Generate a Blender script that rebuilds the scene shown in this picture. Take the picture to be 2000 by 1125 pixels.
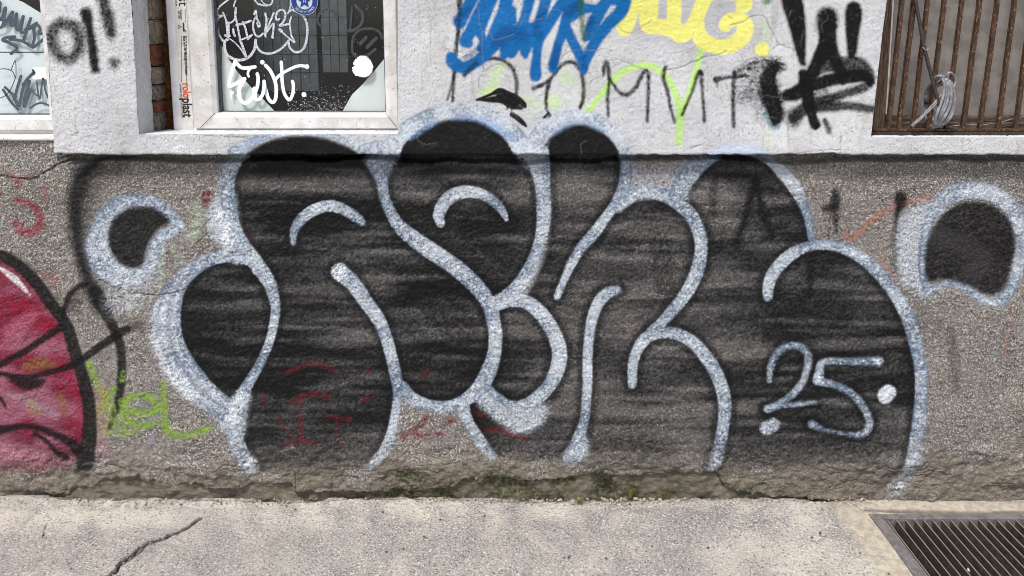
import bpy, bmesh, math, random
import numpy as np
from mathutils import Vector, Matrix

rad = math.radians
random.seed(7)
rng = np.random.default_rng(11)
for o in list(bpy.data.objects):
    bpy.data.objects.remove(o)
scene = bpy.context.scene
COL = scene.collection

# ------------------------------------------------------------------ camera
F, PP = 1430.0, 261.0            # focal length and optical axis row, in photograph pixels
TH = rad(8.0)                    # downward pitch
D, H = 2.32, 1.60                # distance to the plinth face, eye height
cd = bpy.data.cameras.new('camera')
cam = bpy.data.objects.new('camera', cd)
COL.objects.link(cam)
cam.location = (0, -D, H)
cam.rotation_euler = (math.pi / 2 - TH, 0, 0)
cd.sensor_width = 36
cd.lens = F / 2000 * 36
cd.shift_y = -(562.5 - PP) / 2000
cd.clip_start = 0.05
cd.clip_end = 400
scene.camera = cam

# ------------------------------------------------------------------ sky, sun, exposure
SUN_EL, SUN_AZ = 60, -30         # azimuth: degrees left of the facade's normal
w = bpy.data.worlds.new('World')
scene.world = w
w.use_nodes = True
nt = w.node_tree
sky = nt.nodes.new('ShaderNodeTexSky')
sky.sky_type = 'NISHITA'
sky.sun_disc = False
sky.sun_elevation = rad(SUN_EL)
sky.sun_rotation = rad(180 - SUN_AZ)
sky.dust_density = 1.5
sky.ozone_density = 1
hs = nt.nodes.new('ShaderNodeHueSaturation')
hs.inputs['Saturation'].default_value = 0.45
bg = nt.nodes['Background']
nt.links.new(sky.outputs[0], hs.inputs['Color'])
nt.links.new(hs.outputs[0], bg.inputs[0])
bg.inputs[1].default_value = 0.05
sl = bpy.data.lights.new('sun', 'SUN')
sun = bpy.data.objects.new('sun', sl)
COL.objects.link(sun)
sl.energy = 1.5
sl.angle = rad(10)
sl.color = (1.0, 0.96, 0.9)
to_sun = Vector((math.sin(rad(SUN_AZ)) * math.cos(rad(SUN_EL)), -math.cos(rad(SUN_AZ)) * math.cos(rad(SUN_EL)), math.sin(rad(SUN_EL))))
sun.rotation_euler = to_sun.to_track_quat('Z', 'Y').to_euler()
sun.location = to_sun * 10
vs = scene.view_settings
vs.view_transform = 'Standard'
vs.look = 'None'
vs.exposure = 1.5
vs.gamma = 1
vs.use_curve_mapping = False
scene.cycles.filter_width = 0.9

# ------------------------------------------------------------------ measuring helpers
CT, ST = math.cos(TH), math.sin(TH)
def ray(u, v):
    xr, yr = (u - 1000) / F, -(v - PP) / F
    return xr, CT + yr * ST, -ST + yr * CT
def back(u, v, y=0.0):            # point of the upright plane at depth y
    dx, dy, dz = ray(u, v)
    t = (y + D) / dy
    return dx * t, H + dz * t
def bx_(u, y, v=130): return back(u, v, y)[0]
def bz_(v, y): return back(1000, v, y)[1]
def back_ground(u, v, z=0.0):
    dx, dy, dz = ray(u, v)
    t = (z - H) / dz
    return dx * t, -D + dy * t
def proj(x, y, z):
    px, py, pz = x, y + D, z - H
    f = py * CT - pz * ST
    up = py * ST + pz * CT
    return 1000 + F * px / f, PP - F * up / f
def lin(c):
    c = np.array(c, float) / 255
    return np.where(c <= 0.04045, c / 12.92, ((c + 0.055) / 1.055) ** 2.4)
def L(*c): return tuple(lin(c)) + (1.0,)

# ------------------------------------------------------------------ object helpers
def link(name, me, parent=None, mats=()):
    o = bpy.data.objects.new(name, me)
    COL.objects.link(o)
    o.parent = parent
    for m in mats: me.materials.append(m)
    return o
def tag(o, label=None, cat=None, group=None, kind=None):
    if label: o['label'] = label
    if cat: o['category'] = cat
    if group: o['group'] = group
    if kind: o['kind'] = kind
    return o
def empty(name, loc=(0, 0, 0)):
    o = bpy.data.objects.new(name, None)
    COL.objects.link(o)
    o.location = loc
    o.empty_display_size = 0.1
    return o
def mesh(name, verts, faces, mats, parent=None, smooth=True, mi=None):
    me = bpy.data.meshes.new(name)
    me.from_pydata([tuple(v) for v in verts], [], [tuple(f) for f in faces])
    if smooth: me.polygons.foreach_set('use_smooth', [True] * len(me.polygons))
    me.update()
    return link(name, me, parent, mats if isinstance(mats, (list, tuple)) else [mats])
def bm_obj(name, bm, m, parent=None, smooth=False):
    me = bpy.data.meshes.new(name)
    bmesh.ops.recalc_face_normals(bm, faces=bm.faces)
    bm.to_mesh(me)
    bm.free()
    if smooth: me.polygons.foreach_set('use_smooth', [True] * len(me.polygons))
    return link(name, me, parent, [m])
def add_box(bm, x0, x1, y0, y1, z0, z1, bev=0.0, jit=0.0, sub=0):
    old = set(bm.verts)
    bmesh.ops.create_cube(bm, size=1)
    fresh = lambda: [v for v in bm.verts if v not in old]
    for v in fresh():
        v.co = Vector(((x0 + x1) / 2 + v.co.x * (x1 - x0), (y0 + y1) / 2 + v.co.y * (y1 - y0), (z0 + z1) / 2 + v.co.z * (z1 - z0)))
    if bev:
        es = list({e for v in fresh() for e in v.link_edges})
        bmesh.ops.bevel(bm, geom=es, offset=bev, segments=2, affect='EDGES', profile=0.6)
    if sub:
        es = list({e for v in fresh() for e in v.link_edges})
        bmesh.ops.subdivide_edges(bm, edges=es, cuts=sub, use_grid_fill=True)
    if jit:
        for v in fresh(): v.co += Vector((random.gauss(0, jit), random.gauss(0, jit), random.gauss(0, jit)))
def box(name, x0, x1, y0, y1, z0, z1, m, parent=None, bev=0.0, jit=0.0, sub=0):
    bm = bmesh.new()
    add_box(bm, x0, x1, y0, y1, z0, z1, bev, jit, sub)
    return bm_obj(name, bm, m, parent)
def spline(pts, step=2.0, closed=False):
    P = np.array(pts, float)
    if len(P) == 1: return P
    if len(P) == 2 and not closed:
        n = max(2, int(np.hypot(*(P[1] - P[0])[:2]) / step) + 1)
        t = np.linspace(0, 1, n)[:, None]
        return P[0] * (1 - t) + P[1] * t
    if closed: E = np.vstack([P[-1], P, P[0], P[1]])
    else: E = np.vstack([2 * P[0] - P[1], P, 2 * P[-1] - P[-2]])
    out = []
    for i in range(len(E) - 3):
        a, b, c, d = E[i:i + 4]
        n = max(1, int(np.hypot(*(c - b)[:2]) / step))
        t = (np.arange(n) / n)[:, None]
        out.append(0.5 * (2 * b + (c - a) * t + (2 * a - 5 * b + 4 * c - d) * t ** 2 + (3 * b - a - 3 * c + d) * t ** 3))
    if not closed: out.append(P[-1:])
    return np.vstack(out)
def tube(name, pts, r, m, parent=None, n=8, square=False, tilt=0.0, scl=(1, 1)):
    P = [Vector(p) for p in pts]
    V, Fc = [], []
    up = Vector((0, 1, 0))
    for i, p in enumerate(P):
        t = (P[min(i + 1, len(P) - 1)] - P[max(i - 1, 0)]).normalized()
        a = t.cross(up)
        if a.length < 1e-3: a = t.cross(Vector((1, 0, 0)))
        a.normalize()
        b = t.cross(a).normalized()
        up = -b if b.dot(up) < 0 else b
        rr = r[i] if hasattr(r, '__len__') else r
        for k in range(n):
            an = 2 * math.pi * (k + 0.5) / n + tilt
            V.append(p + a * math.cos(an) * rr * scl[0] + b * math.sin(an) * rr * scl[1])
    for i in range(len(P) - 1):
        for k in range(n):
            Fc.append((i * n + k, i * n + (k + 1) % n, (i + 1) * n + (k + 1) % n, (i + 1) * n + k))
    Fc.append(tuple(range(n - 1, -1, -1)))
    Fc.append(tuple(range((len(P) - 1) * n, len(P) * n)))
    return mesh(name, V, Fc, m, parent, smooth=not square)

# ------------------------------------------------------------------ material helpers
def N(nt, t, **kw):
    n = nt.nodes.new('ShaderNode' + t)
    for k, v in kw.items():
        if k.startswith('i_'):
            n.inputs[k[2:].replace('_', ' ')].default_value = v
        elif k.isdigit(): n.inputs[int(k)].default_value = v
        else: setattr(n, k, v)
    return n
def new_mat(name, rough=0.8):
    m = bpy.data.materials.new(name)
    m.use_nodes = True
    b = m.node_tree.nodes['Principled BSDF']
    b.inputs['Roughness'].default_value = rough
    return m, m.node_tree, b
def mixc(nt, fac, a, b, mode='MIX'):
    n = N(nt, 'Mix', data_type='RGBA', blend_type=mode)
    for sock, v in ((n.inputs[0], fac), (n.inputs[6], a), (n.inputs[7], b)):
        if hasattr(v, 'links'): nt.links.new(v, sock)
        else: sock.default_value = v
    return n.outputs[2]
def math_(nt, op, a, b=None, c=None, clamp=False):
    n = N(nt, 'Math', operation=op, use_clamp=clamp)
    for i, v in enumerate((a, b, c)):
        if v is None: continue
        if hasattr(v, 'links'): nt.links.new(v, n.inputs[i])
        else: n.inputs[i].default_value = v
    return n.outputs[0]
def ramp(nt, fac, lo, hi):
    n = N(nt, 'MapRange', interpolation_type='SMOOTHSTEP')
    nt.links.new(fac, n.inputs[0])
    n.inputs[1].default_value = lo
    n.inputs[2].default_value = hi
    return n.outputs[0]
def noise(nt, scale, detail=2, rough=0.5, dist=0.0, stretch=None):
    g = N(nt, 'NewGeometry')
    src = g.outputs['Position']
    if stretch:
        mp = N(nt, 'Mapping')
        nt.links.new(src, mp.inputs[0])
        mp.inputs['Scale'].default_value = stretch
        src = mp.outputs[0]
    n = N(nt, 'TexNoise')
    nt.links.new(src, n.inputs['Vector'])
    n.inputs['Scale'].default_value = scale
    n.inputs['Detail'].default_value = detail
    n.inputs['Roughness'].default_value = rough
    n.inputs['Distortion'].default_value = dist
    return n.outputs[0]
def bump(nt, b, h, strength=0.4, dist=0.001):
    n = N(nt, 'Bump')
    n.inputs['Strength'].default_value = strength
    n.inputs['Distance'].default_value = dist
    nt.links.new(h, n.inputs['Height'])
    nt.links.new(n.outputs[0], b.inputs['Normal'])
def simple(name, c1, c2, scale=60, rough=0.7, bmp=0.3, metal=0.0, c3=None, s3=300, t3=0.62, stretch=None, lo=0.38, hi=0.62, dist=0.001):
    m, nt, b = new_mat(name, rough)
    n = noise(nt, scale, 4, 0.6, stretch=stretch)
    c = mixc(nt, ramp(nt, n, lo, hi), L(*c1), L(*c2))
    if c3:
        c = mixc(nt, ramp(nt, noise(nt, s3, 3, 0.6, stretch=stretch), t3, t3 + 0.08), c, L(*c3))
    nt.links.new(c, b.inputs['Base Color'])
    b.inputs['Metallic'].default_value = metal
    if bmp: bump(nt, b, noise(nt, s3, 4, 0.65, stretch=stretch), bmp, dist)
    return m

# ------------------------------------------------------------------ the painter's sheet: where paint, cracks and chips lie on the walls
OX, OY, CW, CH = 150, 80, 2304, 1280
def fnoise(sx, sy, seed, shape=(CH, CW)):
    r = np.random.default_rng(seed).standard_normal(shape)
    fy = np.fft.fftfreq(shape[0])[:, None]
    fx = np.fft.rfftfreq(shape[1])[None]
    g = np.fft.irfft2(np.fft.rfft2(r) * np.exp(-2 * math.pi ** 2 * ((fx * sx) ** 2 + (fy * sy) ** 2)), s=shape)
    g -= g.mean()
    return (g / g.std()).astype(np.float32)
G1 = fnoise(1.2, 1.15, 1)
G1b = fnoise(1.2, 1.2, 8)
G2 = fnoise(4.5, 3.5, 2)
G3 = fnoise(40, 30, 3)
GS = fnoise(110, 9, 4)
GS2 = fnoise(45, 4.5, 5)
GB = fnoise(16, 14, 6)
GD = fnoise(0.8, 0.8, 7)
def sm(x): x = np.clip(x, 0, 1); return x * x * (3 - 2 * x)
def boxblur(a, r):
    r = int(max(1, round(r)))
    for ax in (0, 1):
        for _ in range(2):
            pad = [(0, 0), (0, 0)]
            pad[ax] = (r + 1, r)
            c = np.cumsum(np.pad(a, pad, mode='edge'), axis=ax, dtype=np.float64)
            n = a.shape[ax]
            a = (np.take(c, range(2 * r + 1, 2 * r + 1 + n), ax) - np.take(c, range(0, n), ax)) / (2 * r + 1)
    return a.astype(np.float32)
class Lay:                       # an alpha sheet on a window of the painter's sheet
    def __init__(s, x0, y0, a): s.x0, s.y0, s.a = x0, y0, a
    @property
    def sl(s): return (slice(s.y0, s.y0 + s.a.shape[0]), slice(s.x0, s.x0 + s.a.shape[1]))
    def full(s):
        f = np.zeros((CH, CW), np.float32)
        f[s.sl] = s.a
        return f
def stroke_dist(pts, grow=0.0, margin=30):
    P = [(p[0], p[1], (p[2] if len(p) > 2 else 10) + grow) for p in pts]
    S = spline(P, 2.0)
    S = S + np.array([OX, OY, 0])
    r = np.maximum(S[:, 2] / 2, 0.5)
    mg = margin + r.max()
    x0, x1 = int(max(0, S[:, 0].min() - mg)), int(min(CW, S[:, 0].max() + mg))
    y0, y1 = int(max(0, S[:, 1].min() - mg)), int(min(CH, S[:, 1].max() + mg))
    if x1 <= x0 or y1 <= y0: return x0, y0, None
    Dm = np.full((y1 - y0, x1 - x0), 99.0, np.float32)
    for (cx, cy, _), rr in zip(S, r):
        m = rr + margin
        a0, a1 = int(max(x0, cx - m)), int(min(x1, cx + m + 1))
        b0, b1 = int(max(y0, cy - m)), int(min(y1, cy + m + 1))
        if a1 <= a0 or b1 <= b0: continue
        yy, xx = np.ogrid[b0:b1, a0:a1]
        d = np.sqrt((xx - cx) ** 2 + (yy - cy) ** 2).astype(np.float32) - np.float32(rr)
        v = Dm[b0 - y0:b1 - y0, a0 - x0:a1 - x0]
        np.minimum(v, d, out=v)
    return x0, y0, Dm
def stroke(pts, soft=5, grow=0.0, fade=None):
    x0, y0, d = stroke_dist(pts, grow, margin=int(soft * 1.5 + 4))
    if d is None: return Lay(0, 0, np.zeros((1, 1), np.float32))
    return Lay(x0, y0, sm(0.5 - d / (2 * soft)))
def poly(pts, soft=3, smooth=True):
    S = spline([(p[0], p[1]) for p in pts], 4.0, True) if smooth else np.array(pts, float)
    S = S + np.array([OX, OY])
    mg = soft * 3 + 3
    x0, x1 = int(max(0, S[:, 0].min() - mg)), int(min(CW, S[:, 0].max() + mg))
    y0, y1 = int(max(0, S[:, 1].min() - mg)), int(min(CH, S[:, 1].max() + mg))
    M = np.zeros((y1 - y0, x1 - x0), bool)
    n = len(S)
    for i in range(n):
        (xa, ya), (xb, yb) = S[i], S[(i + 1) % n]
        if ya == yb: continue
        if ya > yb: xa, ya, xb, yb = xb, yb, xa, ya
        for yy in range(int(math.ceil(ya)), int(math.ceil(yb))):
            k = yy - y0
            if 0 <= k < M.shape[0]:
                x = xa + (yy - ya) / (yb - ya) * (xb - xa)
                M[k, max(0, int(round(x)) - x0):] ^= True
    return Lay(x0, y0, boxblur(M.astype(np.float32), soft))
PR = np.zeros((CH, CW, 3), np.float32)   # paint colour times coverage
PA = np.zeros((CH, CW), np.float32)      # coverage
OWN = np.zeros((CH, CW), np.int16)       # which mark lies on top
def paint(lay, col, own=0, op=1.0, grain=0.0, gn=None, thr=0.42, mask=None):
    s = lay.sl
    a0 = lay.a * op
    a = a0
    if grain:
        g = (G1 if gn is None else gn)[s]
        e = a0 * (1 - a0) * 4
        a = np.clip(a0 + grain * g * (0.05 + 0.20 * e) * np.minimum(1, a0 * 6), 0, 1)
    if mask is not None:
        a = a * mask[s]
        a0 = a0 * mask[s]
    c = np.array(lin(col), np.float32) if not isinstance(col, np.ndarray) else col[s]
    PR[s] = PR[s] * (1 - a[..., None]) + c * a[..., None]
    PA[s] = PA[s] * (1 - a) + a
    if own: OWN[s][a0 > thr] = own
YY, XX = np.mgrid[0:CH, 0:CW].astype(np.float32)
VV, UU = YY - OY, XX - OX

MARKS = {}   # id -> (name, label, parent id)
def mark(i, name, label, par=0): MARKS[i] = (name, label, par); return i

# ---- old faint marks first
RED = (150, 38, 58)
i_old = mark(13, 'graffiti_scribble', 'faded dark red letters sprayed on bare grey render at far left')
for p, o in (([(34, 390, 12), (60, 398, 14), (76, 418, 16), (76, 442, 18), (50, 456, 18), (30, 436, 14)], .62),
             ([(19, 338, 8), (38, 352, 14), (62, 342, 8)], .4), ([(36, 352, 10), (38, 362, 10)], .4), ([(88, 364, 8), (90, 388, 10)], .35),
             ([(75, 540, 16), (105, 545, 14), (98, 565, 10)], .32), ([(6, 398, 10)], .25)):
    paint(stroke(p, 5), RED, i_old, o, 0.6, thr=0.2)
i_rd = mark(14, 'graffiti_scribble', 'thin red brush letters showing through the lower black fill')
i_gs = mark(24, 'graffiti_stroke', 'pale mint green stroke beside the left spray drop')
for p, o in (([(320, 465, 8), (316, 510, 9), (311, 562, 8)], .5), ([(383, 402, 16), (386, 440, 20), (372, 470, 16)], .32), ([(340, 480, 14), (350, 510, 20)], .22), ([(255, 575, 16), (262, 600, 14)], .3)):
    paint(stroke(p, 6), (190, 215, 190), i_gs, o, 0.6, thr=0.2)
i_or = mark(23, 'graffiti_stroke', 'pale orange chalky line on bare render left of the right drop')
for p, o in (([(1822, 386, 10), (1785, 390, 10), (1737, 407, 10), (1702, 430, 12), (1664, 466, 12), (1650, 455, 10)], .5), ([(1974, 595, 6), (1968, 640, 6), (1964, 700, 5)], .3),
             ([(1715, 500, 10), (1730, 520, 10), (1748, 545, 10)], .3)):
    paint(stroke(p, 5), (186, 116, 96), i_or, o, 0.6, thr=0.2)
i_bs = mark(25, 'graffiti_stroke', 'black sprayed dabs on bare render between letter and right drop')
for p, o in (([(1758, 386, 26), (1758, 396, 22), (1752, 420, 10), (1749, 445, 6), (1750, 500, 5)], .8), ([(1632, 374, 14), (1629, 400, 22), (1612, 408, 14)], .7), ([(1630, 405, 16), (1634, 450, 10)], .65),
             ([(1750, 440, 8), (1745, 480, 10), (1748, 530, 10)], .45), ([(1858, 645, 16), (1866, 700, 22), (1868, 760, 16)], .3)):
    paint(stroke(p, 6), (14, 13, 15), i_bs, min(1, o * 1.2), 0.5)

# ---- smoky dark tail at left
i_tail = mark(12, 'graffiti_stroke', 'long curling black stroke between red bubble and left drop')
paint(stroke([(235, 318, 30), (205, 330, 44), (178, 352, 52), (165, 400, 36), (170, 450, 30)], 22), (40, 37, 38), i_tail, .58, .5)
paint(stroke([(190, 318, 20), (167, 338, 30), (154, 364, 34), (147, 396, 32), (147, 437, 30), (150, 468, 30), (158, 499, 30), (170, 539, 30), (187, 577, 34), (202, 600, 30)], 12), (24, 22, 24), i_tail, .95, .4)
paint(stroke([(190, 570, 26), (206, 605, 24), (222, 640, 20), (235, 680, 18), (238, 725, 18), (231, 783, 16), (213, 837, 9)], 4), (18, 17, 20), i_tail, .93, .3)

# ---- green lettering low at left
i_gr = mark(11, 'graffiti_lettering', 'lime green lettering low on the wall beside the red bubble')
GRN = (138, 172, 62)
for p, o in (([(174, 710, 14), (189, 748, 14)], .8), ([(224, 758, 12), (205, 785, 14), (196, 800, 14)], .7), ([(196, 758, 12), (215, 790, 18), (222, 825, 16), (245, 845, 16)], .6),
             ([(240, 785, 15), (262, 774, 15), (290, 776, 15), (306, 792, 16), (296, 806, 18), (250, 803, 16)], .85), ([(244, 790, 14), (240, 812, 16), (254, 826, 16), (280, 832, 15), (302, 826, 14)], .8),
             ([(318, 752, 14), (320, 800, 15), (325, 842, 16), (362, 850, 14), (408, 838, 13)], .85), ([(242, 728, 10), (240, 742, 10)], .6), ([(205, 842, 12), (235, 850, 12), (262, 846, 12)], .5)):
    paint(stroke(p, 4), GRN, i_gr, o * .85, 0.9, thr=.35)
paint(stroke([(196, 760, 26), (198, 810, 24), (204, 850, 20)], 12), (176, 140, 88), 0, .35, .5)
for p in ([(262, 792, 6), (288, 793, 6)], [(285, 818, 6), (302, 818, 6)], [(296, 852, 12), (292, 866, 10)]):
    paint(stroke(p, 4), (140, 142, 168), i_gr, .6, .4)

# ---- red bubble at far left
i_rb = mark(9, 'graffiti_bubble', 'crimson and pink spray bubble cut off by the left edge')
pz = [(-100, 570), (-55, 515), (0, 505), (45, 535), (85, 580), (118, 635), (140, 690), (157, 750), (166, 800), (168, 850), (160, 890), (120, 915), (60, 922), (0, 922), (-60, 915), (-105, 850), (-118, 700)]
lay = poly(pz, 5)
s_ = lay.sl
f1 = sm(0.5 + 0.45 * GB[s_] + (VV[s_] - 740) / 260)
f2 = sm(0.48 + 0.5 * GS[s_] * 0.5 + 0.3 * GB[s_])
cr, pk, mv = lin((132, 20, 54)), lin((172, 104, 126)), lin((112, 42, 68))
colz = np.zeros((CH, CW, 3), np.float32)
cc = cr * (1 - f1[..., None]) + mv * f1[..., None]
colz[s_] = cc * (1 - 0.75 * f2[..., None]) + pk * 0.75 * f2[..., None]
paint(Lay(lay.x0, lay.y0, lay.a * np.clip(1.15 - (VV[s_] - 850) / 120, 0, 1)), colz, i_rb, .95, .35)
for p, c, o in (([(40, 600, 30), (95, 640, 34)], (150, 12, 50), .6), ([(105, 700, 20), (150, 760, 22), (158, 820, 18)], (150, 20, 60), .6), ([(20, 650, 34), (60, 620, 24)], (190, 110, 132), .5),
                ([(50, 715, 14), (80, 710, 22), (105, 712, 14)], (140, 106, 60), .6), ([(62, 790, 20), (72, 805, 14)], (160, 150, 70), .55), ([(118, 775, 14), (124, 800, 16)], (150, 110, 70), .5),
                ([(20, 770, 10), (60, 785, 12), (110, 810, 10)], (168, 158, 164), .45), ([(10, 880, 30), (80, 890, 26)], (196, 140, 152), .45), ([(185, 860, 26), (205, 885, 24)], (170, 100, 120), .3)):
    paint(stroke(p, 9), c, 0, o, .4)
i_ro = mark(10, 'outline', 'black outlines and brow lines drawn over the red bubble', 9)
BK = (14, 13, 16)
for p, sf in (([(-100, 880, 24), (-122, 780, 24), (-122, 640, 24), (-98, 550, 23), (-50, 503, 22), (0, 499, 23), (31, 515, 24), (62, 545, 25), (95, 588, 26), (126, 633, 26), (146, 687, 26), (162, 740, 27), (172, 788, 27), (175, 837, 28), (171, 875, 34), (166, 905, 34)], 3.5),
              ([(-100, 738, 12), (-30, 724, 14), (0, 712, 14), (48, 686, 14), (87, 660, 15), (116, 640, 15)], 3.5), ([(-30, 726, 6), (0, 729, 8), (48, 736, 11), (97, 727, 12), (145, 711, 14), (194, 678, 16), (233, 651, 17), (250, 642, 14)], 3),
              ([(-30, 846, 16), (0, 841, 17), (39, 833, 12), (78, 837, 13), (121, 855, 16), (148, 872, 22), (160, 890, 26)], 4), ([(68, 848, 9), (90, 862, 10), (112, 884, 10), (128, 895, 14)], 4),
              ([(122, 620, 10), (126, 600, 12), (136, 578, 13), (152, 561, 12), (168, 556, 12)], 4), ([(-4, 772, 5), (4, 784, 7), (11, 797, 4)], 2)):
    paint(stroke(p, sf), BK, i_ro, .94, .3)
paint(poly([(4, 728), (45, 738), (88, 738), (84, 752), (62, 762), (40, 758), (20, 744)], 3), BK, i_ro, .94, .3)
paint(stroke([(250, 642, 14), (272, 634, 20)], 9), (40, 38, 38), i_ro, .6, .5)
paint(stroke([(140, 596, 30), (152, 586, 22)], 10), (52, 36, 44), i_ro, .6, .5)
paint(stroke([(165, 900, 40), (160, 918, 30)], 10), (52, 44, 52), i_ro, .6, .5)
paint(stroke([(-4, 522, 6), (14, 533, 10), (32, 549, 11), (56, 577, 4)], 2.5), (232, 226, 228), i_rb, .95, .4)

# ---- main throw-up: black fill
i_main = mark(1, 'graffiti_lettering', 'large black filled bubble letters sprayed across the grey wall')
P1 = [(470, 310), (484, 298), (515, 280), (548, 269), (585, 265), (630, 269), (670, 283), (704, 302), (735, 345), (745, 395), (765, 435), (800, 465), (850, 500), (900, 535), (940, 572), (960, 615),
      (965, 655), (960, 705), (942, 750), (905, 780), (860, 790), (815, 782), (782, 760), (772, 800), (760, 845), (738, 888), (690, 916), (630, 926), (560, 926), (505, 918), (478, 880), (466, 835), (476, 790), (500, 735), (530, 665), (540, 600), (525, 550), (490, 500), (460, 450), (450, 400), (452, 345)]
P2 = [(752, 330), (765, 298), (790, 268), (830, 247), (870, 236), (905, 231), (950, 239), (985, 261), (1006, 285), (1020, 305), (1042, 345), (1052, 395), (1052, 440), (1042, 490), (1020, 530), (992, 565), (960, 588), (925, 555), (880, 515), (830, 482), (788, 450), (765, 410), (754, 370)]
P3 = [(1060, 318), (1059, 298), (1072, 272), (1098, 251), (1130, 242), (1165, 250), (1195, 272), (1211, 298), (1216, 345), (1205, 390), (1215, 397), (1250, 384), (1290, 388), (1322, 402), (1332, 372), (1352, 342), (1390, 316),
      (1440, 306), (1500, 312), (1535, 345), (1560, 386), (1576, 430), (1586, 478), (1620, 483), (1660, 495), (1702, 528), (1738, 575), (1765, 625), (1785, 680), (1796, 760), (1790, 830), (1775, 890), (1748, 940), (1700, 962),
      (1600, 952), (1500, 935), (1420, 930), (1300, 925), (1180, 915), (1100, 905), (1030, 900), (965, 888), (930, 840), (905, 795), (925, 765), (955, 735), (965, 690), (968, 640), (962, 605), (990, 590), (1030, 575), (1058, 520), (1072, 470), (1076, 400), (1070, 350)]
fade_low = sm(1 - (VV - 815) / 165)
fade_low2 = np.clip(sm(1 - (VV - 835) / 140) * 0.5 + 0.5 * fade_low, 0, 1)
dens = np.clip(0.94 - 0.24 * np.maximum(0, GS) - 0.18 * np.maximum(0, GS2 - .1) - 0.12 * np.maximum(0, G3), 0.36, 1)
# thinner passes
for (cx, cy, rx, ry, am) in ((1140, 390, 60, 60, .55), (1050, 720, 60, 40, .35), (1250, 470, 70, 60, .28), (1130, 800, 60, 60, .35), (1300, 700, 60, 40, .3), (1440, 440, 60, 40, .25), (680, 620, 80, 40, .22), (440, 610, 60, 30, .2), (1270, 640, 40, 30, .35),
                             (1010, 850, 60, 30, .2), (1600, 570, 60, 40, .2), (700, 780, 70, 12, .35), (1250, 560, 90, 40, .25), (880, 460, 50, 20, .15), (1150, 290, 40, 8, .12), (870, 285, 50, 10, .1), (560, 285, 50, 8, .1), (1200, 850, 200, 40, .2)):
    dens -= am * np.exp(-((UU - cx) / rx) ** 2 - ((VV - cy) / ry) ** 2) * (0.7 + 0.3 * np.clip(GS2, -1, 1))
dens = np.where(VV < 303, np.maximum(dens, 0.97 - .05 * np.clip(GS2, 0, 1)), dens)
dens = np.where(VV < 303, dens, dens - 0.13 * sm((UU - 1060) / 60) * (0.8 + 0.5 * np.clip(G3, -1, 1)))
dens = np.clip(dens * 1.06, 0.3, 1) * (0.12 + 0.88 * fade_low2)
mainmask = np.zeros((CH, CW), np.float32)
BLK = (15, 14, 16)
PL = [(455, 508), (495, 512), (522, 540), (536, 575), (537, 620), (525, 665), (503, 715), (480, 755), (456, 792), (425, 782), (392, 752), (365, 710), (348, 665), (346, 620), (354, 575), (376, 537), (412, 514)]
for P in (PL, P1, P2, P3):
    lay = poly(P, 3)
    mainmask[lay.sl] = np.maximum(mainmask[lay.sl], lay.a)
    paint(Lay(lay.x0, lay.y0, lay.a * np.clip(dens[lay.sl] + .25, 0, 1) * (0.1 + 0.9 * fade_low2[lay.sl])), (98, 97, 98), 0, .92, .3)
    paint(Lay(lay.x0, lay.y0, lay.a * dens[lay.sl] ** 1.25), BLK, 0, 1, .5)
    OWN[lay.sl][lay.a > .5] = i_main
# ghosts of darker strokes within the fill
for p, o in (([(1478, 355, 18), (1460, 410, 18), (1438, 480, 15)], .95), ([(1478, 355, 16), (1492, 420, 16), (1508, 460, 17)], .95), ([(1455, 435, 12), (1500, 432, 12)], .8), ([(1395, 350, 16), (1392, 420, 16)], .6), ([(1583, 500, 12), (1583, 540, 12), (1582, 578, 10)], .9), ([(1170, 470, 40), (1230, 480, 40)], .5),
             ([(1290, 480, 50), (1300, 560, 40)], .45), ([(860, 258, 16), (900, 280, 14), (930, 268, 12)], .7), ([(1110, 262, 14), (1090, 295, 12)], .7), ([(1135, 255, 12), (1150, 290, 10)], .6), ([(905, 440, 40), (985, 500, 50)], .5), ([(800, 540, 60), (900, 640, 70)], .45)):
    paint(stroke(p, 8), BLK, 0, o, .4, mask=mainmask)
for p, o in (([(560, 727, 9), (589, 716, 9), (606, 710, 10), (636, 715, 10), (657, 725, 9)], .5), ([(569, 786, 9), (609, 769, 10), (643, 776, 10)], .55), ([(589, 769, 7), (587, 816, 8), (589, 857, 9)], .5), ([(556, 870, 9), (586, 860, 10), (616, 864, 9)], .55),
             ([(545, 816, 7), (569, 850, 8)], .4), ([(643, 813, 8), (684, 820, 9)], .45), ([(656, 815, 6), (660, 857, 8), (667, 867, 9)], .4), ([(704, 783, 8), (718, 779, 8)], .5), ([(717, 715, 8), (719, 725, 9)], .4), ([(515, 775, 8), (520, 790, 8)], .3),
             ([(836, 810, 10), (815, 837, 12), (788, 853, 14), (822, 850, 10), (866, 847, 8)], .72), ([(876, 823, 9), (890, 820, 9)], .6), ([(869, 825, 10), (887, 823, 8)], .5), ([(925, 804, 8), (943, 812, 10)], .55), ([(943, 841, 10), (977, 841, 12), (1022, 856, 13)], .55), ([(826, 735, 8), (836, 722, 8)], .35),
             ([(1240, 640, 8), (1252, 650, 9)], .4), ([(480, 440, 7), (492, 468, 8), (500, 495, 8)], .35), ([(404, 380, 20), (401, 402, 14)], .75), ([(423, 488, 8), (420, 492, 7)], .6)):
    paint(stroke(p, 4), (112, 18, 34), i_rd, o * .8, .9, thr=0.2)

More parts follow.
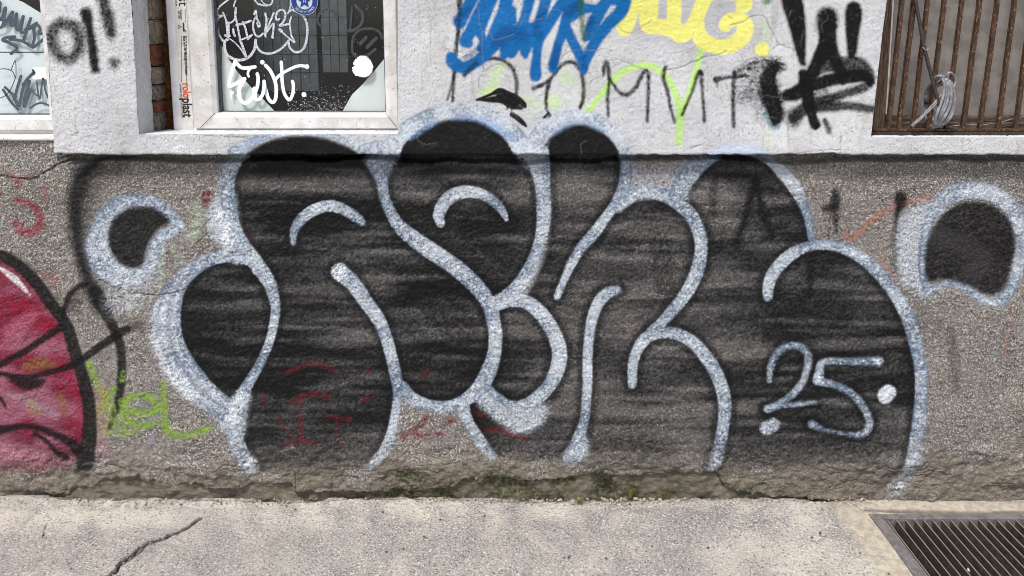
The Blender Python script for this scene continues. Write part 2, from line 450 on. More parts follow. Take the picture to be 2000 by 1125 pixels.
# ---- main throw-up: silver line
i_out = mark(2, 'outline', 'speckled silver outline of the large black bubble letters', 1)
i_hl = mark(4, 'highlight', 'silver inner highlight arcs inside the black letters', 1)
i_dt = mark(3, 'date_numerals', 'silver numerals 25 with a dot at the right of the letters', 1)
S1 = [(462, 301, 40), (447, 340, 34), (444, 370, 33), (447, 400, 34), (451, 430, 34), (462, 462, 36), (482, 492, 36), (505, 520, 34), (526, 552, 30), (536, 590, 24), (537, 614, 22), (527, 664, 21), (505, 715, 22), (481, 756, 26), (468, 785, 36), (457, 820, 38), (460, 855, 34), (472, 888, 34), (489, 914, 36)]
S2 = [(522, 540, 22), (500, 515, 24), (460, 501, 26), (415, 506, 28), (375, 527, 34), (344, 560, 42), (328, 600, 56), (326, 640, 60), (334, 680, 62), (355, 720, 62), (385, 757, 60), (418, 785, 52), (445, 805, 48)]
S3 = [(738, 300, 56), (738, 315, 48), (746, 355, 27), (750, 382, 24), (760, 409, 25), (775, 436, 28), (795, 456, 33), (832, 483, 36), (870, 508, 36), (905, 535, 36), (938, 568, 34), (957, 600, 32), (964, 630, 31), (968, 655, 30), (965, 692, 31), (953, 729, 35), (935, 760, 34), (905, 783, 28), (870, 793, 24), (835, 790, 25), (805, 778, 27), (785, 757, 28)]
S4 = [(664, 530, 38), (690, 552, 34), (716, 590, 32), (738, 622, 30), (755, 661, 27), (765, 698, 27), (773, 735, 27), (776, 770, 22), (771, 810, 20), (764, 845, 22), (750, 880, 24), (725, 912, 22)]
T0 = [(458, 303, 30), (482, 284, 26), (510, 270, 18), (545, 262, 14), (585, 259, 13), (640, 263, 14), (685, 279, 22), (722, 298, 36)]
T1 = [(758, 300, 46), (778, 268, 40), (812, 240, 34), (850, 222, 32), (890, 214, 32), (930, 218, 34), (965, 232, 36), (995, 255, 40), (1022, 288, 46), (1040, 300, 48)]
T2 = [(1050, 300, 50), (1053, 315, 46), (1060, 360, 34), (1062, 413, 32), (1059, 449, 28), (1051, 484, 27), (1037, 520, 30), (1015, 556, 32), (988, 578, 28), (960, 592, 24)]
D1 = [(955, 606, 24), (966, 598, 26), (988, 588, 30), (1016, 586, 30), (1044, 599, 31), (1070, 629, 32), (1088, 666, 33), (1093, 696, 33), (1085, 729, 32), (1070, 755, 30), (1052, 774, 30), (1029, 787, 24), (999, 791, 20), (973, 777, 20), (951, 757, 18)]
D2 = [(903, 788, 28), (913, 823, 26), (928, 849, 26), (947, 875, 26), (962, 890, 18)]
U1 = [(1042, 300, 44), (1052, 264, 36), (1075, 240, 33), (1105, 228, 31), (1135, 227, 31), (1165, 235, 31), (1190, 252, 30), (1210, 275, 28), (1222, 300, 26)]
U2 = [(1223, 300, 26), (1222, 350, 28), (1212, 380, 27), (1198, 403, 23), (1181, 428, 24), (1160, 456, 26), (1135, 484, 24), (1117, 513, 22), (1104, 541, 19), (1092, 568, 17), (1088, 578, 17)]
U3 = [(1208, 405, 26), (1225, 388, 30), (1248, 375, 30), (1278, 375, 30), (1308, 385, 32), (1330, 402, 30), (1349, 420, 30), (1364, 449, 29), (1370, 480, 29), (1366, 512, 30), (1356, 543, 30), (1338, 575, 29), (1316, 603, 27), (1295, 628, 25), (1272, 648, 24)]
U4 = [(1235, 751, 20), (1235, 729, 23), (1238, 703, 24), (1248, 677, 26), (1264, 659, 28), (1291, 650, 26), (1320, 652, 27), (1347, 664, 28), (1365, 680, 29), (1389, 712, 30), (1407, 749, 30), (1416, 787, 30), (1414, 824, 28), (1407, 861, 28), (1400, 890, 30), (1390, 912, 26)]
U5 = [(1206, 566, 20), (1186, 572, 26), (1169, 590, 27), (1157, 620, 25), (1150, 662, 23), (1147, 703, 23), (1147, 741, 23), (1145, 778, 22), (1143, 812, 22), (1136, 841, 24), (1125, 872, 30), (1118, 892, 34)]
V1 = [(1318, 384, 30), (1332, 358, 38), (1352, 334, 40), (1376, 318, 30), (1410, 306, 14), (1470, 304, 14), (1503, 314, 22), (1528, 338, 28), (1551, 366, 28), (1569, 398, 25), (1580, 430, 20), (1586, 465, 18)]
V2 = [(1500, 580, 22), (1501, 557, 26), (1510, 533, 28), (1531, 508, 28), (1559, 489, 26), (1590, 480, 23), (1622, 479, 25), (1653, 487, 27), (1685, 505, 28), (1716, 533, 29), (1741, 564, 29), (1762, 596, 30), (1779, 632, 32), (1793, 679, 31), (1801, 721, 30), (1802, 763, 30), (1797, 810, 30), (1790, 857, 31), (1781, 899, 33), (1767, 931, 36), (1745, 962, 38)]
H1 = [(572, 474, 15), (573, 453, 20), (588, 429, 25), (616, 409, 26), (647, 402, 26), (677, 412, 25), (697, 426, 23), (707, 435, 18)]
H2 = [(861, 436, 20), (857, 418, 26), (868, 396, 30), (889, 379, 30), (918, 374, 27), (946, 381, 25), (971, 399, 22), (984, 417, 17), (989, 429, 11)]
num = [[(1503, 744, 13), (1505, 721, 16), (1515, 696, 18), (1536, 678, 18), (1561, 677, 18), (1578, 693, 19), (1578, 721, 18), (1564, 754, 17), (1533, 782, 16), (1503, 800, 20)], [(1500, 800, 18), (1525, 794, 14), (1552, 791, 14), (1594, 786, 11)],
       [(1718, 707, 22), (1673, 707, 18), (1622, 707, 18), (1606, 712, 19), (1602, 728, 20), (1599, 745, 23)], [(1602, 747, 20), (1627, 752, 17), (1664, 769, 18), (1690, 801, 18), (1699, 829, 18), (1683, 850, 18), (1645, 847, 12), (1608, 840, 14), (1587, 830, 20)]]
dots = [[(1730, 772, 32), (1736, 768, 30)], [(1500, 838, 26), (1512, 832, 24)]]
lines = [T0, S1, S2, T1, S3, S4, T2, D1, D2, U1, U2, U3, U4, U5, V1, V2]
for p in lines + [H1, H2] + num:             # dark edge along the line, only inside the fill
    paint(stroke(p, 7, grow=20), (16, 15, 18), 0, .72, .3, mask=mainmask * (0.25 + 0.75 * fade_low))
# white pools
WH = (214, 222, 236)
pools = [[(444, 370), (422, 388), (407, 415), (405, 432), (412, 455), (428, 480), (452, 508), (482, 506), (466, 440), (458, 380)],
         [(712, 296), (770, 296), (764, 330), (744, 350), (726, 330)], [(1008, 300), (1025, 268), (1050, 258), (1068, 268), (1060, 300), (1072, 318), (1040, 330)],
         [(928, 767), (947, 755), (973, 778), (999, 789), (1029, 787), (1059, 789), (1070, 795), (1065, 819), (1044, 838), (1014, 845), (988, 834), (955, 808), (932, 784)],
         [(1205, 400), (1230, 375), (1260, 362), (1300, 366), (1330, 352), (1345, 372), (1330, 402), (1290, 385), (1240, 388)],
         [(418, 800), (446, 786), (486, 770), (480, 810), (474, 850), (440, 842)], [(1098, 900), (1118, 872), (1142, 850), (1146, 892)]]
for p in pools:
    paint(poly(p, 5), (208, 215, 224), i_out, .76, .7)
paint(stroke([(1240, 340, 26), (1290, 345, 30), (1340, 330, 26)], 18), (205, 210, 222), 0, .35, .8)
silv = np.zeros((CH, CW, 3), np.float32)
t_ = np.clip(0.40 + 0.30 * GB + 0.15 * G3 + 0.25 * G1b, 0, 1)[..., None]
silv[:] = lin((112, 128, 150)) * (1 - t_) + lin((202, 210, 219)) * t_
lowf = np.clip(1.0 - np.maximum(0, VV - 835 - 10 * GB) / 150, 0.25, 1)
def silver(p, own, op=.97, soft=2.0):
    l = stroke(p, 10, grow=8)                        # overspray haze
    paint(Lay(l.x0, l.y0, l.a * lowf[l.sl] * np.clip(.6 + .5 * G3[l.sl], 0, 1)), (176, 186, 206), 0, .22, .8, mask=1 - mainmask)
    l = stroke(p, soft, grow=-4.5)
    paint(Lay(l.x0, l.y0, l.a * lowf[l.sl]), silv, own, op, .75)
    l = stroke(p, 5, grow=-13)                       # brighter core
    paint(Lay(l.x0, l.y0, l.a * lowf[l.sl]), (218, 224, 231), 0, .30, 1.3)
for p in lines: silver(p, i_out)
for p in (H1, H2): silver(p, i_hl)
for k_, off in enumerate((-20, -9, 3, 14)):          # overlapping passes on the left lobe
    pc_ = [(x + off * (0.9 if i > 3 else .4), y - off * .25, 4.5) for i, (x, y, w_) in enumerate(S2[4:], 4)]
    paint(stroke(pc_, 4), (96, 108, 132) if k_ % 2 == 0 else (222, 227, 234), 0, .42, .8)
for p in num: silver(p, i_dt, .9, 3.2)
paint(stroke(dots[0], 3), (226, 231, 240), i_dt, .97, .4)
paint(stroke(dots[1], 5), (205, 212, 226), i_dt, .7, .8)
for p in ([(470, 775, 22), (456, 812, 30)], [(664, 530, 26)], [(300, 660, 16), (322, 715, 20), (375, 775, 22)], [(1718, 707, 14)], [(1600, 740, 14)], [(430, 420, 24), (445, 470, 22)], [(490, 905, 22)], [(1755, 950, 18)]):
    paint(stroke(p, 7), (238, 242, 248), 0, .6, 1.0)
paint(stroke([(1385, 298, 8), (1420, 291, 14), (1455, 291, 14), (1492, 298, 8)], 5), (196, 212, 238), i_out, .8, .6)
for p in ([(885, 230, 8), (930, 232, 10), (975, 252, 12)], [(1075, 262, 8), (1130, 238, 8), (1180, 255, 8)], [(800, 268, 10), (850, 238, 8)], [(480, 284, 8), (520, 268, 6)], [(950, 232, 14), (1000, 270, 14)]):
    paint(stroke(p, 6), (150, 178, 220), 0, .5, .6)

# ---- detached drops
i_dl = mark(5, 'graffiti_drop', 'black comma shaped drop with silver rim left of the letters')
i_dlo = mark(6, 'outline', 'silver rim of the left comma shaped drop', 5)
paint(stroke([(300, 480, 30), (262, 555, 70), (235, 590, 50)], 22), (208, 212, 222), i_dlo, .4, 1.0, thr=.3)
dl = [(358, 451, 14), (345, 434, 27), (320, 410, 31), (292, 394, 29), (266, 391, 30), (236, 398, 36), (211, 420, 42), (196, 449, 44), (192, 480, 52), (203, 511, 58), (226, 533, 54), (255, 539, 42), (280, 533, 34), (297, 512, 28), (303, 486, 27), (315, 463, 27), (338, 450, 26)]
silver(dl, i_dlo)
paint(poly([(274, 405), (299, 407), (318, 417), (332, 434), (312, 446), (296, 467), (288, 492), (283, 514), (264, 524), (242, 518), (222, 498), (212, 473), (212, 449), (221, 427), (243, 410)], 3), BLK, i_dl, .95, .35)
paint(stroke([(283, 500, 4), (290, 480, 4)], 3), (150, 155, 165), 0, .4)
i_dr = mark(7, 'graffiti_drop', 'black round drop with silver rim at the right edge')
i_dro = mark(8, 'outline', 'silver rim of the right round drop', 7)
q = lambda a: [(1300 + x / 2.857, 260 + y / 2.857) for x, y in a]
paint(poly(q([(1400, 395), (1330, 455), (1290, 560), (1286, 660), (1300, 760), (1330, 850), (1390, 870), (1440, 925), (1480, 860), (1462, 800), (1440, 740), (1445, 640), (1480, 540), (1560, 430), (1500, 380)]), 6), (208, 214, 224), i_dro, .66, .8)
dr = [(1811, 577, 20), (1835, 558, 17), (1863, 555, 17), (1891, 565, 21), (1916, 582, 23), (1937, 590, 22), (1958, 584, 26), (1979, 560, 27), (1991, 519, 29), (1995, 477, 31), (1990, 435, 33), (1972, 402, 34), (1940, 378, 34), (1902, 371, 36), (1862, 378, 38), (1834, 398, 32), (1815, 430, 26), (1804, 480, 24), (1803, 530, 22), (1811, 570, 18)]
silver(dr, i_dro)
paint(poly(q([(1720, 380), (1640, 395), (1545, 458), (1484, 548), (1452, 640), (1448, 740), (1466, 832), (1540, 818), (1620, 825), (1720, 868), (1800, 905), (1880, 880), (1930, 800), (1953, 680), (1943, 560), (1900, 460), (1820, 400)]), 3), BLK, i_dr, .93, .45)
paint(stroke([(1825, 460, 40), (1920, 500, 40), (1900, 530, 30)], 16), (96, 94, 96), 0, .16, 1.0)

# ---- upper wall
i_oi = mark(15, 'graffiti_tag', 'black OI! sprayed on the white pier at upper left')
for p, o, sf in (([(122, 46, 26), (148, 55, 28), (157, 85, 24), (143, 112, 24), (122, 112, 24), (106, 94, 26), (102, 66, 26), (118, 47, 26)], .78, 9), ([(169, 26, 24), (176, 57, 18), (182, 100, 20), (186, 135, 18)], .95, 6), ([(200, -10, 24), (204, 10, 24), (211, 36, 26), (218, 66, 20)], .85, 8), ([(219, 78, 12)], .4, 8), ([(223, 124, 22)], .75, 8)):
    paint(stroke(p, sf), (8, 8, 12), i_oi, min(1, o * 1.12), .5)
paint(stroke([(128, 12, 2), (135, 30, 2)], 1.2), (110, 200, 200), 0, .7)
i_gl = mark(18, 'graffiti_stroke', 'light green looping line under the yellow tag')
for p, o in (([(950, 185, 16), (965, 160, 24), (975, 135, 18), (985, 125, 14)], .5), ([(1075, 195, 26), (1085, 200, 24)], .55), ([(940, 182, 14), (965, 178, 12)], .7), ([(1105, 150, 28), (1115, 160, 20)], .4), ([(1140, 170, 8), (1142, 215, 10)], .5), ([(1020, 195, 20), (1050, 205, 18)], .3), ([(1500, 262, 10), (1500, 290, 9)], .3), ([(1440, 60, 20), (1490, 50, 18), (1495, 80, 14)], .28)):
    paint(stroke(p, 6), (196, 226, 150), i_gl, o, .6, thr=.25)
for p in ([(1153, 214, 10), (1170, 190, 12), (1198, 156, 13), (1224, 136, 13), (1261, 128, 13), (1289, 138, 13), (1309, 160, 13), (1322, 193, 13), (1328, 236, 14), (1325, 280, 12)], [(1330, 228, 12), (1337, 205, 12), (1350, 170, 12), (1361, 134, 12), (1368, 100, 13)]):
    paint(stroke(p, 3), (186, 228, 118), i_gl, .88, .5)
# grey patch of overpainted wall round the yellow tag
paint(stroke([(1260, 30, 90), (1350, 40, 100), (1440, 40, 90)], 16), (182, 182, 188), 0, .75, .3)
i_yl = mark(17, 'graffiti_tag', 'yellow sprayed letters with a dot high on the white wall')
YL = (236, 232, 128)
for p in ([(1240, -20, 32), (1232, 20, 34), (1222, 48, 34), (1220, 56, 30)], [(1268, -20, 36), (1268, 20, 36), (1268, 48, 34), (1290, 52, 30), (1318, 58, 34), (1330, 68, 32), (1345, 60, 28)], [(1317, -20, 28), (1317, 20, 28), (1316, 55, 28)],
          [(1382, -20, 28), (1366, 20, 28), (1352, 50, 26), (1335, 66, 26)], [(1385, -10, 22), (1365, 25, 26), (1362, 55, 30), (1372, 78, 32), (1398, 90, 30), (1425, 90, 30), (1450, 72, 32), (1456, 50, 32), (1445, 38, 26), (1425, 40, 28), (1416, 50, 24)],
          [(1400, -16, 28), (1440, -12, 30), (1455, 6, 30), (1450, 14, 26)], [(1489, 97, 29)], [(1235, -10, 60), (1250, 15, 50)]):
    paint(stroke(p, 2.2), YL, i_yl, 1.0, .2)
for p in ([(1247, 28, 4), (1246, 45, 5), (1243, 62, 7)],):
    paint(stroke(p, 2), (188, 186, 190), 0, .9, .3)
paint(stroke([(1500, -6, 20), (1496, 2, 14)], 6), (40, 110, 50), i_yl, .8, .5)
i_bt = mark(19, 'graffiti_tag', 'thin dark grey letters in a row across the white wall')
TB = (24, 24, 28)
thin = [[(897, -10, 11), (898, 30, 10), (896, 57, 8), (889, 114, 8), (884, 196, 7)], [(893, 130, 5), (874, 195, 4)], [(908, 146, 8), (931, 122, 8), (954, 114, 8), (979, 117, 8), (999, 131, 8), (1008, 154, 8), (1009, 182, 8)],
        [(1042, 173, 9), (1070, 159, 8), (1093, 131, 8), (1113, 121, 9), (1130, 131, 9), (1139, 159, 8), (1139, 193, 9), (1133, 210, 8)], [(1072, 162, 9), (1067, 185, 8), (1067, 210, 6), (1073, 226, 7)],
        [(1179, 148, 5), (1181, 130, 10), (1185, 124, 11), (1190, 154, 7), (1187, 193, 7), (1188, 228, 6)], [(1190, 155, 7), (1199, 167, 7), (1212, 182, 8), (1227, 184, 9), (1244, 167, 8), (1258, 140, 8), (1266, 145, 8), (1266, 180, 7), (1264, 236, 7)],
        [(1301, 131, 8), (1296, 152, 9), (1304, 182, 8), (1310, 213, 7), (1318, 238, 7)], [(1332, 224, 7), (1350, 182, 6), (1367, 141, 9), (1372, 182, 7), (1376, 236, 7)], [(1398, 156, 12), (1421, 151, 7), (1460, 148, 8)], [(1400, 160, 4), (1401, 170, 3)], [(1435, 142, 10), (1432, 199, 8), (1433, 247, 8)], [(1369, 142, 11)]]
for p in thin: paint(stroke(p, 3.0), TB, i_bt, .9, .6)
i_bl = mark(16, 'graffiti_tag', 'blue spray tag of dense slanting strokes at the top')
BLU, BLD = (0, 100, 168), (0, 66, 126)
g5 = lambda a: [(860 + x / 5, y / 5, w_) for x, y, w_ in a]
for p in ([(330, -40, 24), (260, 80, 26), (190, 220, 27)], [(470, -40, 24), (400, 80, 24), (300, 300, 26), (240, 400, 24), (270, 420, 22)], [(520, -60, 26), (450, 120, 24), (390, 300, 22), (420, 400, 18), (390, 470, 18)], [(110, 560, 24), (130, 610, 28), (230, 660, 26), (340, 610, 24), (430, 540, 26), (520, 430, 30)],
          [(660, -60, 30), (620, 100, 26), (540, 300, 26), (480, 450, 26)], [(700, 100, 20), (680, 300, 26), (640, 450, 24), (620, 540, 18)], [(880, -60, 26), (850, 80, 22), (800, 260, 22), (760, 400, 26), (690, 520, 22)], [(1040, -60, 26), (1010, 80, 24), (960, 240, 24), (900, 350, 26), (830, 480, 24), (830, 550, 12)],
          [(640, 350, 50), (820, 330, 50), (940, 320, 40)], [(1240, -40, 26), (1130, 120, 24), (1040, 260, 24), (960, 400, 22), (940, 560, 20), (930, 700, 25), (930, 740, 25)], [(1340, -40, 28), (1260, 100, 26), (1200, 300, 22), (1150, 440, 20), (1110, 600, 22), (1100, 670, 20)],
          [(1220, 260, 22), (1290, 400, 22), (1370, 560, 22), (1405, 690, 15)], [(1400, 690, 15), (1440, 550, 22), (1520, 400, 24), (1640, 240, 26), (1760, 120, 28), (1810, 10, 24), (1800, -60, 24)], [(1700, -60, 22), (1590, 60, 26), (1500, 220, 28), (1450, 340, 22), (1420, 380, 14)],
          [(1290, 160, 22), (1380, 90, 24), (1500, 80, 18)], [(1700, 10, 20), (1800, 20, 20)]):
    paint(stroke(g5(p), 3.2, grow=-1.5), BLU, i_bl, 1.0, .3)
for p in ([(560, 420, 26), (650, 330, 30), (800, 340, 26)], [(960, 350, 18), (940, 240, 16), (1000, 120, 14)], [(1250, 120, 20), (1330, 60, 20), (1380, -20, 16)], [(1150, 450, 14), (1100, 640, 16)], [(250, 560, 10), (400, 480, 12)], [(150, 200, 14), (280, 80, 12)], [(1400, 560, 14), (1410, 660, 10)], [(1480, 200, 14), (1440, 330, 12)]):
    paint(stroke(g5(p), 6), BLD, i_bl, .6, .3)
for p in ([(1380, -40, 12), (1375, 100, 9), (1390, 250, 10), (1400, 380, 9)],): paint(stroke(g5(p), 5), (40, 90, 30), i_bl, .75, .4)
for p in ([(232, 735, 7), (290, 670, 9), (350, 610, 10)], [(190, 100, 8), (175, 300, 7), (160, 430, 6)]): paint(stroke(g5(p), 4), (20, 36, 60), i_bl, .75, .4)
i_bm = mark(21, 'graffiti_smear', 'smoky black sprayed smear beside the heavy black tag')
paint(stroke([(1450, 190, 30), (1480, 175, 60), (1500, 190, 50), (1500, 215, 40)], 22), (30, 30, 38), i_bm, .62, .8)
paint(stroke([(1440, 140, 12), (1470, 128, 24), (1500, 124, 26), (1518, 124, 24), (1525, 132, 18)], 8), (34, 34, 38), i_bm, .7, .8)
paint(stroke([(1512, 132, 26), (1500, 150, 34), (1502, 175, 38), (1508, 200, 38), (1516, 225, 34), (1514, 240, 20)], 7), (8, 8, 10), i_bm, 1.0, .5)
paint(stroke([(1494, 215, 5), (1500, 240, 6), (1512, 252, 7), (1522, 244, 5)], 4), (110, 160, 170), i_bm, .6, .4)
i_bg = mark(20, 'graffiti_tag', 'heavy black tag of thick strokes beside the barred opening')
g4 = lambda a: [(1250 + x / 3.516, y / 3.516, w_) for x, y, w_ in a]
for p, sf, o in (([(1030, -40, 40), (1050, 40, 42), (1070, 120, 38), (1090, 240, 30), (1110, 400, 16), (1118, 435, 12)], 4, .96), ([(1465, 60, 30), (1465, 110, 34), (1458, 220, 28), (1455, 350, 20), (1452, 380, 16)], 4, .96), ([(1285, 120, 42), (1285, 160, 44)], 7, .96), ([(1288, 200, 36), (1285, 330, 36), (1240, 400, 30)], 4, .96),
                 ([(1260, 330, 26), (1200, 460, 26), (1130, 590, 28), (1070, 640, 30), (1010, 655, 24)], 4, .96), ([(1310, 330, 28), (1350, 440, 26), (1390, 510, 22)], 4, .96), ([(1120, 510, 22), (1140, 580, 26), (1200, 580, 26), (1320, 545, 26), (1450, 525, 28), (1540, 520, 26), (1580, 560, 18)], 4, .96),
                 ([(1200, 510, 14), (1280, 460, 22), (1400, 440, 30), (1500, 450, 34), (1560, 500, 26), (1585, 560, 18), (1540, 600, 18), (1420, 640, 18), (1300, 680, 18), (1200, 710, 18), (1120, 750, 24), (1060, 810, 22)], 5, .86), ([(1060, 800, 34), (1050, 840, 24)], 10, .7),
                 ([(1180, 740, 18), (1300, 735, 20), (1440, 730, 18), (1580, 748, 16), (1620, 756, 12)], 5, .86), ([(1150, 620, 26), (1160, 720, 26), (1185, 800, 20), (1205, 855, 22)], 3, .97), ([(1272, 830, 11), (1290, 870, 12), (1298, 905, 11)], 4, .8), ([(1390, 570, 11)], 3, .9), ([(1260, 600, 14), (1280, 620, 12)], 8, .5), ([(1230, 690, 40), (1330, 700, 24)], 12, .5)):
    paint(stroke(g4(p), sf), (7, 7, 9), i_bg, min(1.0, o + .05), .4)
i_br = mark(22, 'tar_smear', 'glossy black brush smear above the second letter')
for p in ([(931, 195, 5), (945, 190, 6), (960, 184, 7), (976, 178, 13), (990, 183, 13), (1008, 192, 15), (1022, 203, 12), (1026, 209, 6)], [(931, 195, 4), (957, 197, 7), (980, 199, 8), (998, 207, 12), (1018, 211, 8)], [(972, 188, 8), (990, 194, 20), (1008, 200, 16)], [(945, 195, 6), (965, 192, 9), (980, 192, 10)], [(992, 205, 5), (990, 214, 3)], [(1000, 210, 4), (999, 218, 2)],
          [(1000, 224, 10), (1010, 230, 11), (1020, 239, 10), (1027, 246, 6)], [(1063, 229, 6), (1068, 224, 5), (1072, 220, 4)]):
    paint(stroke(p, 1.3), (10, 10, 11), i_br, .99, .2)

# ---- cracks, chips, soil
CR = np.zeros((CH, CW), np.float32)
def crack(pts, wd=1.6, amp=3, seed=0, op=1.0):
    S = spline(pts, 5)
    r = np.random.default_rng(seed + 50)
    j = r.normal(0, 1, (len(S), 2)).cumsum(0)
    k = np.linspace(0, 1, len(S))[:, None]
    j = j - (j[0] * (1 - k) + j[-1] * k)
    S = S[:, :2] + np.clip(j * 0.6, -amp, amp) + r.normal(0, 0.5, (len(S), 2))
    l = stroke([(x, y, max(0.6, wd * r.uniform(.5, 1.3))) for x, y in S], 1.1)
    CR[l.sl] = np.maximum(CR[l.sl], l.a * op)
for k_, (p, wd) in enumerate([([(-80, 340), (0, 345), (25, 348), (65, 350), (92, 337), (120, 320), (155, 308)], 3.5), ([(195, 545), (215, 555), (255, 568), (300, 575), (372, 567)], 2.2), ([(310, 318), (330, 333), (350, 325)], 2), ([(1651, 305), (1650, 347), (1640, 380)], 1.8), ([(1622, 414), (1620, 470)], 2.2),
             ([(1190, 117), (1217, 119), (1248, 134), (1282, 148)], 1.3), ([(1306, 136), (1326, 131), (1360, 121), (1377, 110), (1408, 106), (1418, 99)], 2.0), ([(1415, 27), (1432, 37)], 1.5), ([(1428, 49), (1452, 44), (1469, 34), (1486, 32), (1496, 36), (1503, 53), (1513, 68), (1523, 85), (1551, 100)], 1.8), ([(1523, 85), (1500, 105)], 1.3),
             ([(1004, 47), (1030, 39), (1060, 35)], 1.6), ([(934, 16), (938, 52), (942, 60), (941, 96), (944, 140), (936, 152), (934, 172)], 1.5), ([(944, 140), (972, 127), (998, 136), (1016, 120)], 1.6), ([(1096, 116), (1116, 98), (1146, 98), (1180, 96)], 1.5), ([(1198, 132), (1218, 120), (1240, 128), (1258, 136)], 1.3),
             ([(1150, 166), (1160, 156), (1178, 148)], 1.3), ([(843, 34), (840, 114), (848, 124), (885, 124)], 1.0), ([(942, 60), (955, 62), (966, 76), (990, 72), (1004, 66)], 1.3), ([(1515, 50), (1535, 40), (1545, 20)], 1.0), ([(1205, 52), (1225, 65), (1245, 60), (1272, 40)], 1.2), ([(1642, 268), (1640, 300)], 1.6), ([(1538, 245), (1540, 300)], 1.0),
             ([(1555, 300), (1600, 296), (1640, 293)], 1.8), ([(1350, 290), (1375, 283), (1390, 286)], 1.4), ([(480, 270), (520, 268), (560, 272)], 1.0), ([(385, 262), (450, 268), (520, 266)], 1.2), ([(575, 922), (578, 965)], 2.5), ([(1394, 918), (1405, 935), (1416, 952)], 3.0), ([(160, 908), (200, 905), (260, 920)], 2), ([(420, 920), (440, 905), (470, 912)], 2)]):
    crack(p, wd, 3, k_)
rnd = np.random.default_rng(5)
for k_ in range(34):                                # hairline cracks of the white coat
    x, y = rnd.uniform(800, 1690), rnd.uniform(-10, 290)
    a = rnd.uniform(0, 6.28)
    p = [(x, y)]
    for _ in range(4):
        a += rnd.normal(0, .5)
        x += math.cos(a) * rnd.uniform(8, 22)
        y += math.sin(a) * rnd.uniform(5, 14)
        p.append((x, y))
    crack(p, 0.9, 2, 200 + k_, .6)
# broken foot of the render
edge = [(-120, 962), (-60, 968), (0, 963), (42, 962), (91, 967), (136, 967), (142, 953), (185, 952), (199, 934), (273, 927), (276, 938), (304, 938), (343, 946), (395, 946), (402, 955), (469, 955), (500, 943), (570, 945), (574, 962), (640, 960), (733, 962), (827, 960), (890, 953), (908, 936), (925, 933), (932, 943), (940, 945), (946, 934),
        (985, 932), (1020, 938), (1090, 934), (1160, 927), (1200, 930), (1265, 929), (1310, 924), (1394, 918), (1404, 935), (1415, 951), (1450, 962), (1500, 970), (1560, 974), (1700, 980), (1700, 1180), (-120, 1180)]
er = np.random.default_rng(9)
E2 = []
for i in range(len(edge) - 3):
    (xa, ya), (xb, yb) = edge[i], edge[i + 1]
    n = max(1, int(math.hypot(xb - xa, yb - ya) / 7))
    for k_ in range(n):
        t = k_ / n
        E2.append((xa + (xb - xa) * t + er.normal(0, 1.2), ya + (yb - ya) * t + er.normal(0, 1.7)))
E2 += [(1700, 980), (1700, 1180), (-120, 1180)]
REC = poly(E2, 1, smooth=False).full()
REC2 = poly([(60, 930), (140, 918), (220, 905), (320, 915), (420, 935), (480, 915), (560, 930), (640, 925), (740, 938), (800, 915), (900, 900), (940, 930), (940, 1100), (0, 1100)], 2, smooth=False).full()
MOSS = np.clip(sm((VV - 890) / 90) * np.exp(-((UU - 1060) / 330) ** 2) * (0.75 + 0.5 * GB) + 0.55 * sm((VV - 905) / 60) * np.exp(-((UU - 800) / 90) ** 2) + 0.45 * sm((VV - 915) / 50) * np.exp(-((UU - 1500) / 140) ** 2), 0, 1)
for p in ([(1170, 925, 20), (1185, 945, 24), (1180, 960, 20)], [(1000, 936, 10), (1100, 938, 10), (1180, 930, 12)], [(20, 962, 6), (120, 966, 6)], [(780, 925, 26), (820, 940, 24)]):
    l = stroke(p, 9)
    MOSS[l.sl] = np.clip(MOSS[l.sl] + l.a * .8, 0, 1)
DIRT = np.clip(0.45 * sm((VV - 830) / 130) + 0.28 * np.maximum(0, G3) + 0.1, 0, 1) * 0.8

# ---- every separate stroke of a mark becomes a piece of its own; specks go to whatever surrounds them
def split_marks(min_px=260):
    runs, par, rows = [], [], []
    def find(i):
        while par[i] != i:
            par[i] = par[par[i]]
            i = par[i]
        return i
    prev = []
    for y in range(CH):
        r = OWN[y]
        cuts = np.flatnonzero(np.diff(r)) + 1
        st_ = np.concatenate([[0], cuts]); en = np.concatenate([cuts, [CW]])
        cur = []
        for a, b in zip(st_.tolist(), en.tolist()):
            i = len(runs)
            runs.append((y, a, b, int(r[a])))
            par.append(i)
            cur.append(i)
        j = 0
        for i in cur:
            _, a, b, k = runs[i]
            while j > 0 and runs[prev[j - 1]][2] > a: j -= 1
            while j < len(prev) and runs[prev[j]][1] < b:
                p = prev[j]
                if runs[p][3] == k and runs[p][2] > a: par[find(i)] = find(p)
                j += 1
        prev = cur
    area, first = {}, {}
    for i, (y, a, b, k) in enumerate(runs):
        c = find(i)
        area[c] = area.get(c, 0) + b - a
        first.setdefault(c, i)
    target, count = {}, {}
    for c in sorted(area, key=lambda c: -area[c]):
        k = runs[c][3]
        if area[c] < min_px:
            y, a, b, _ = runs[first[c]]
            target[c] = None if a == 0 else ('left', first[c] - 1)
            continue
        if k == 0: target[c] = 0; continue
        n = count.get(k, 0)
        count[k] = n + 1
        target[c] = k + 100 * n
        if n:
            nm, lb, pr_ = MARKS[k]
            MARKS[k + 100 * n] = (nm, None, pr_) if pr_ else ('stroke', None, k)
    def tgt(c, d=0):
        t = target[c]
        if t is None or d > 20: return 0
        if isinstance(t, tuple): return tgt(find(t[1]), d + 1)
        return t
    for i, (y, a, b, k) in enumerate(runs):
        OWN[y, a:b] = tgt(find(i))
split_marks()
PR /= np.maximum(PA, 1e-4)[..., None]

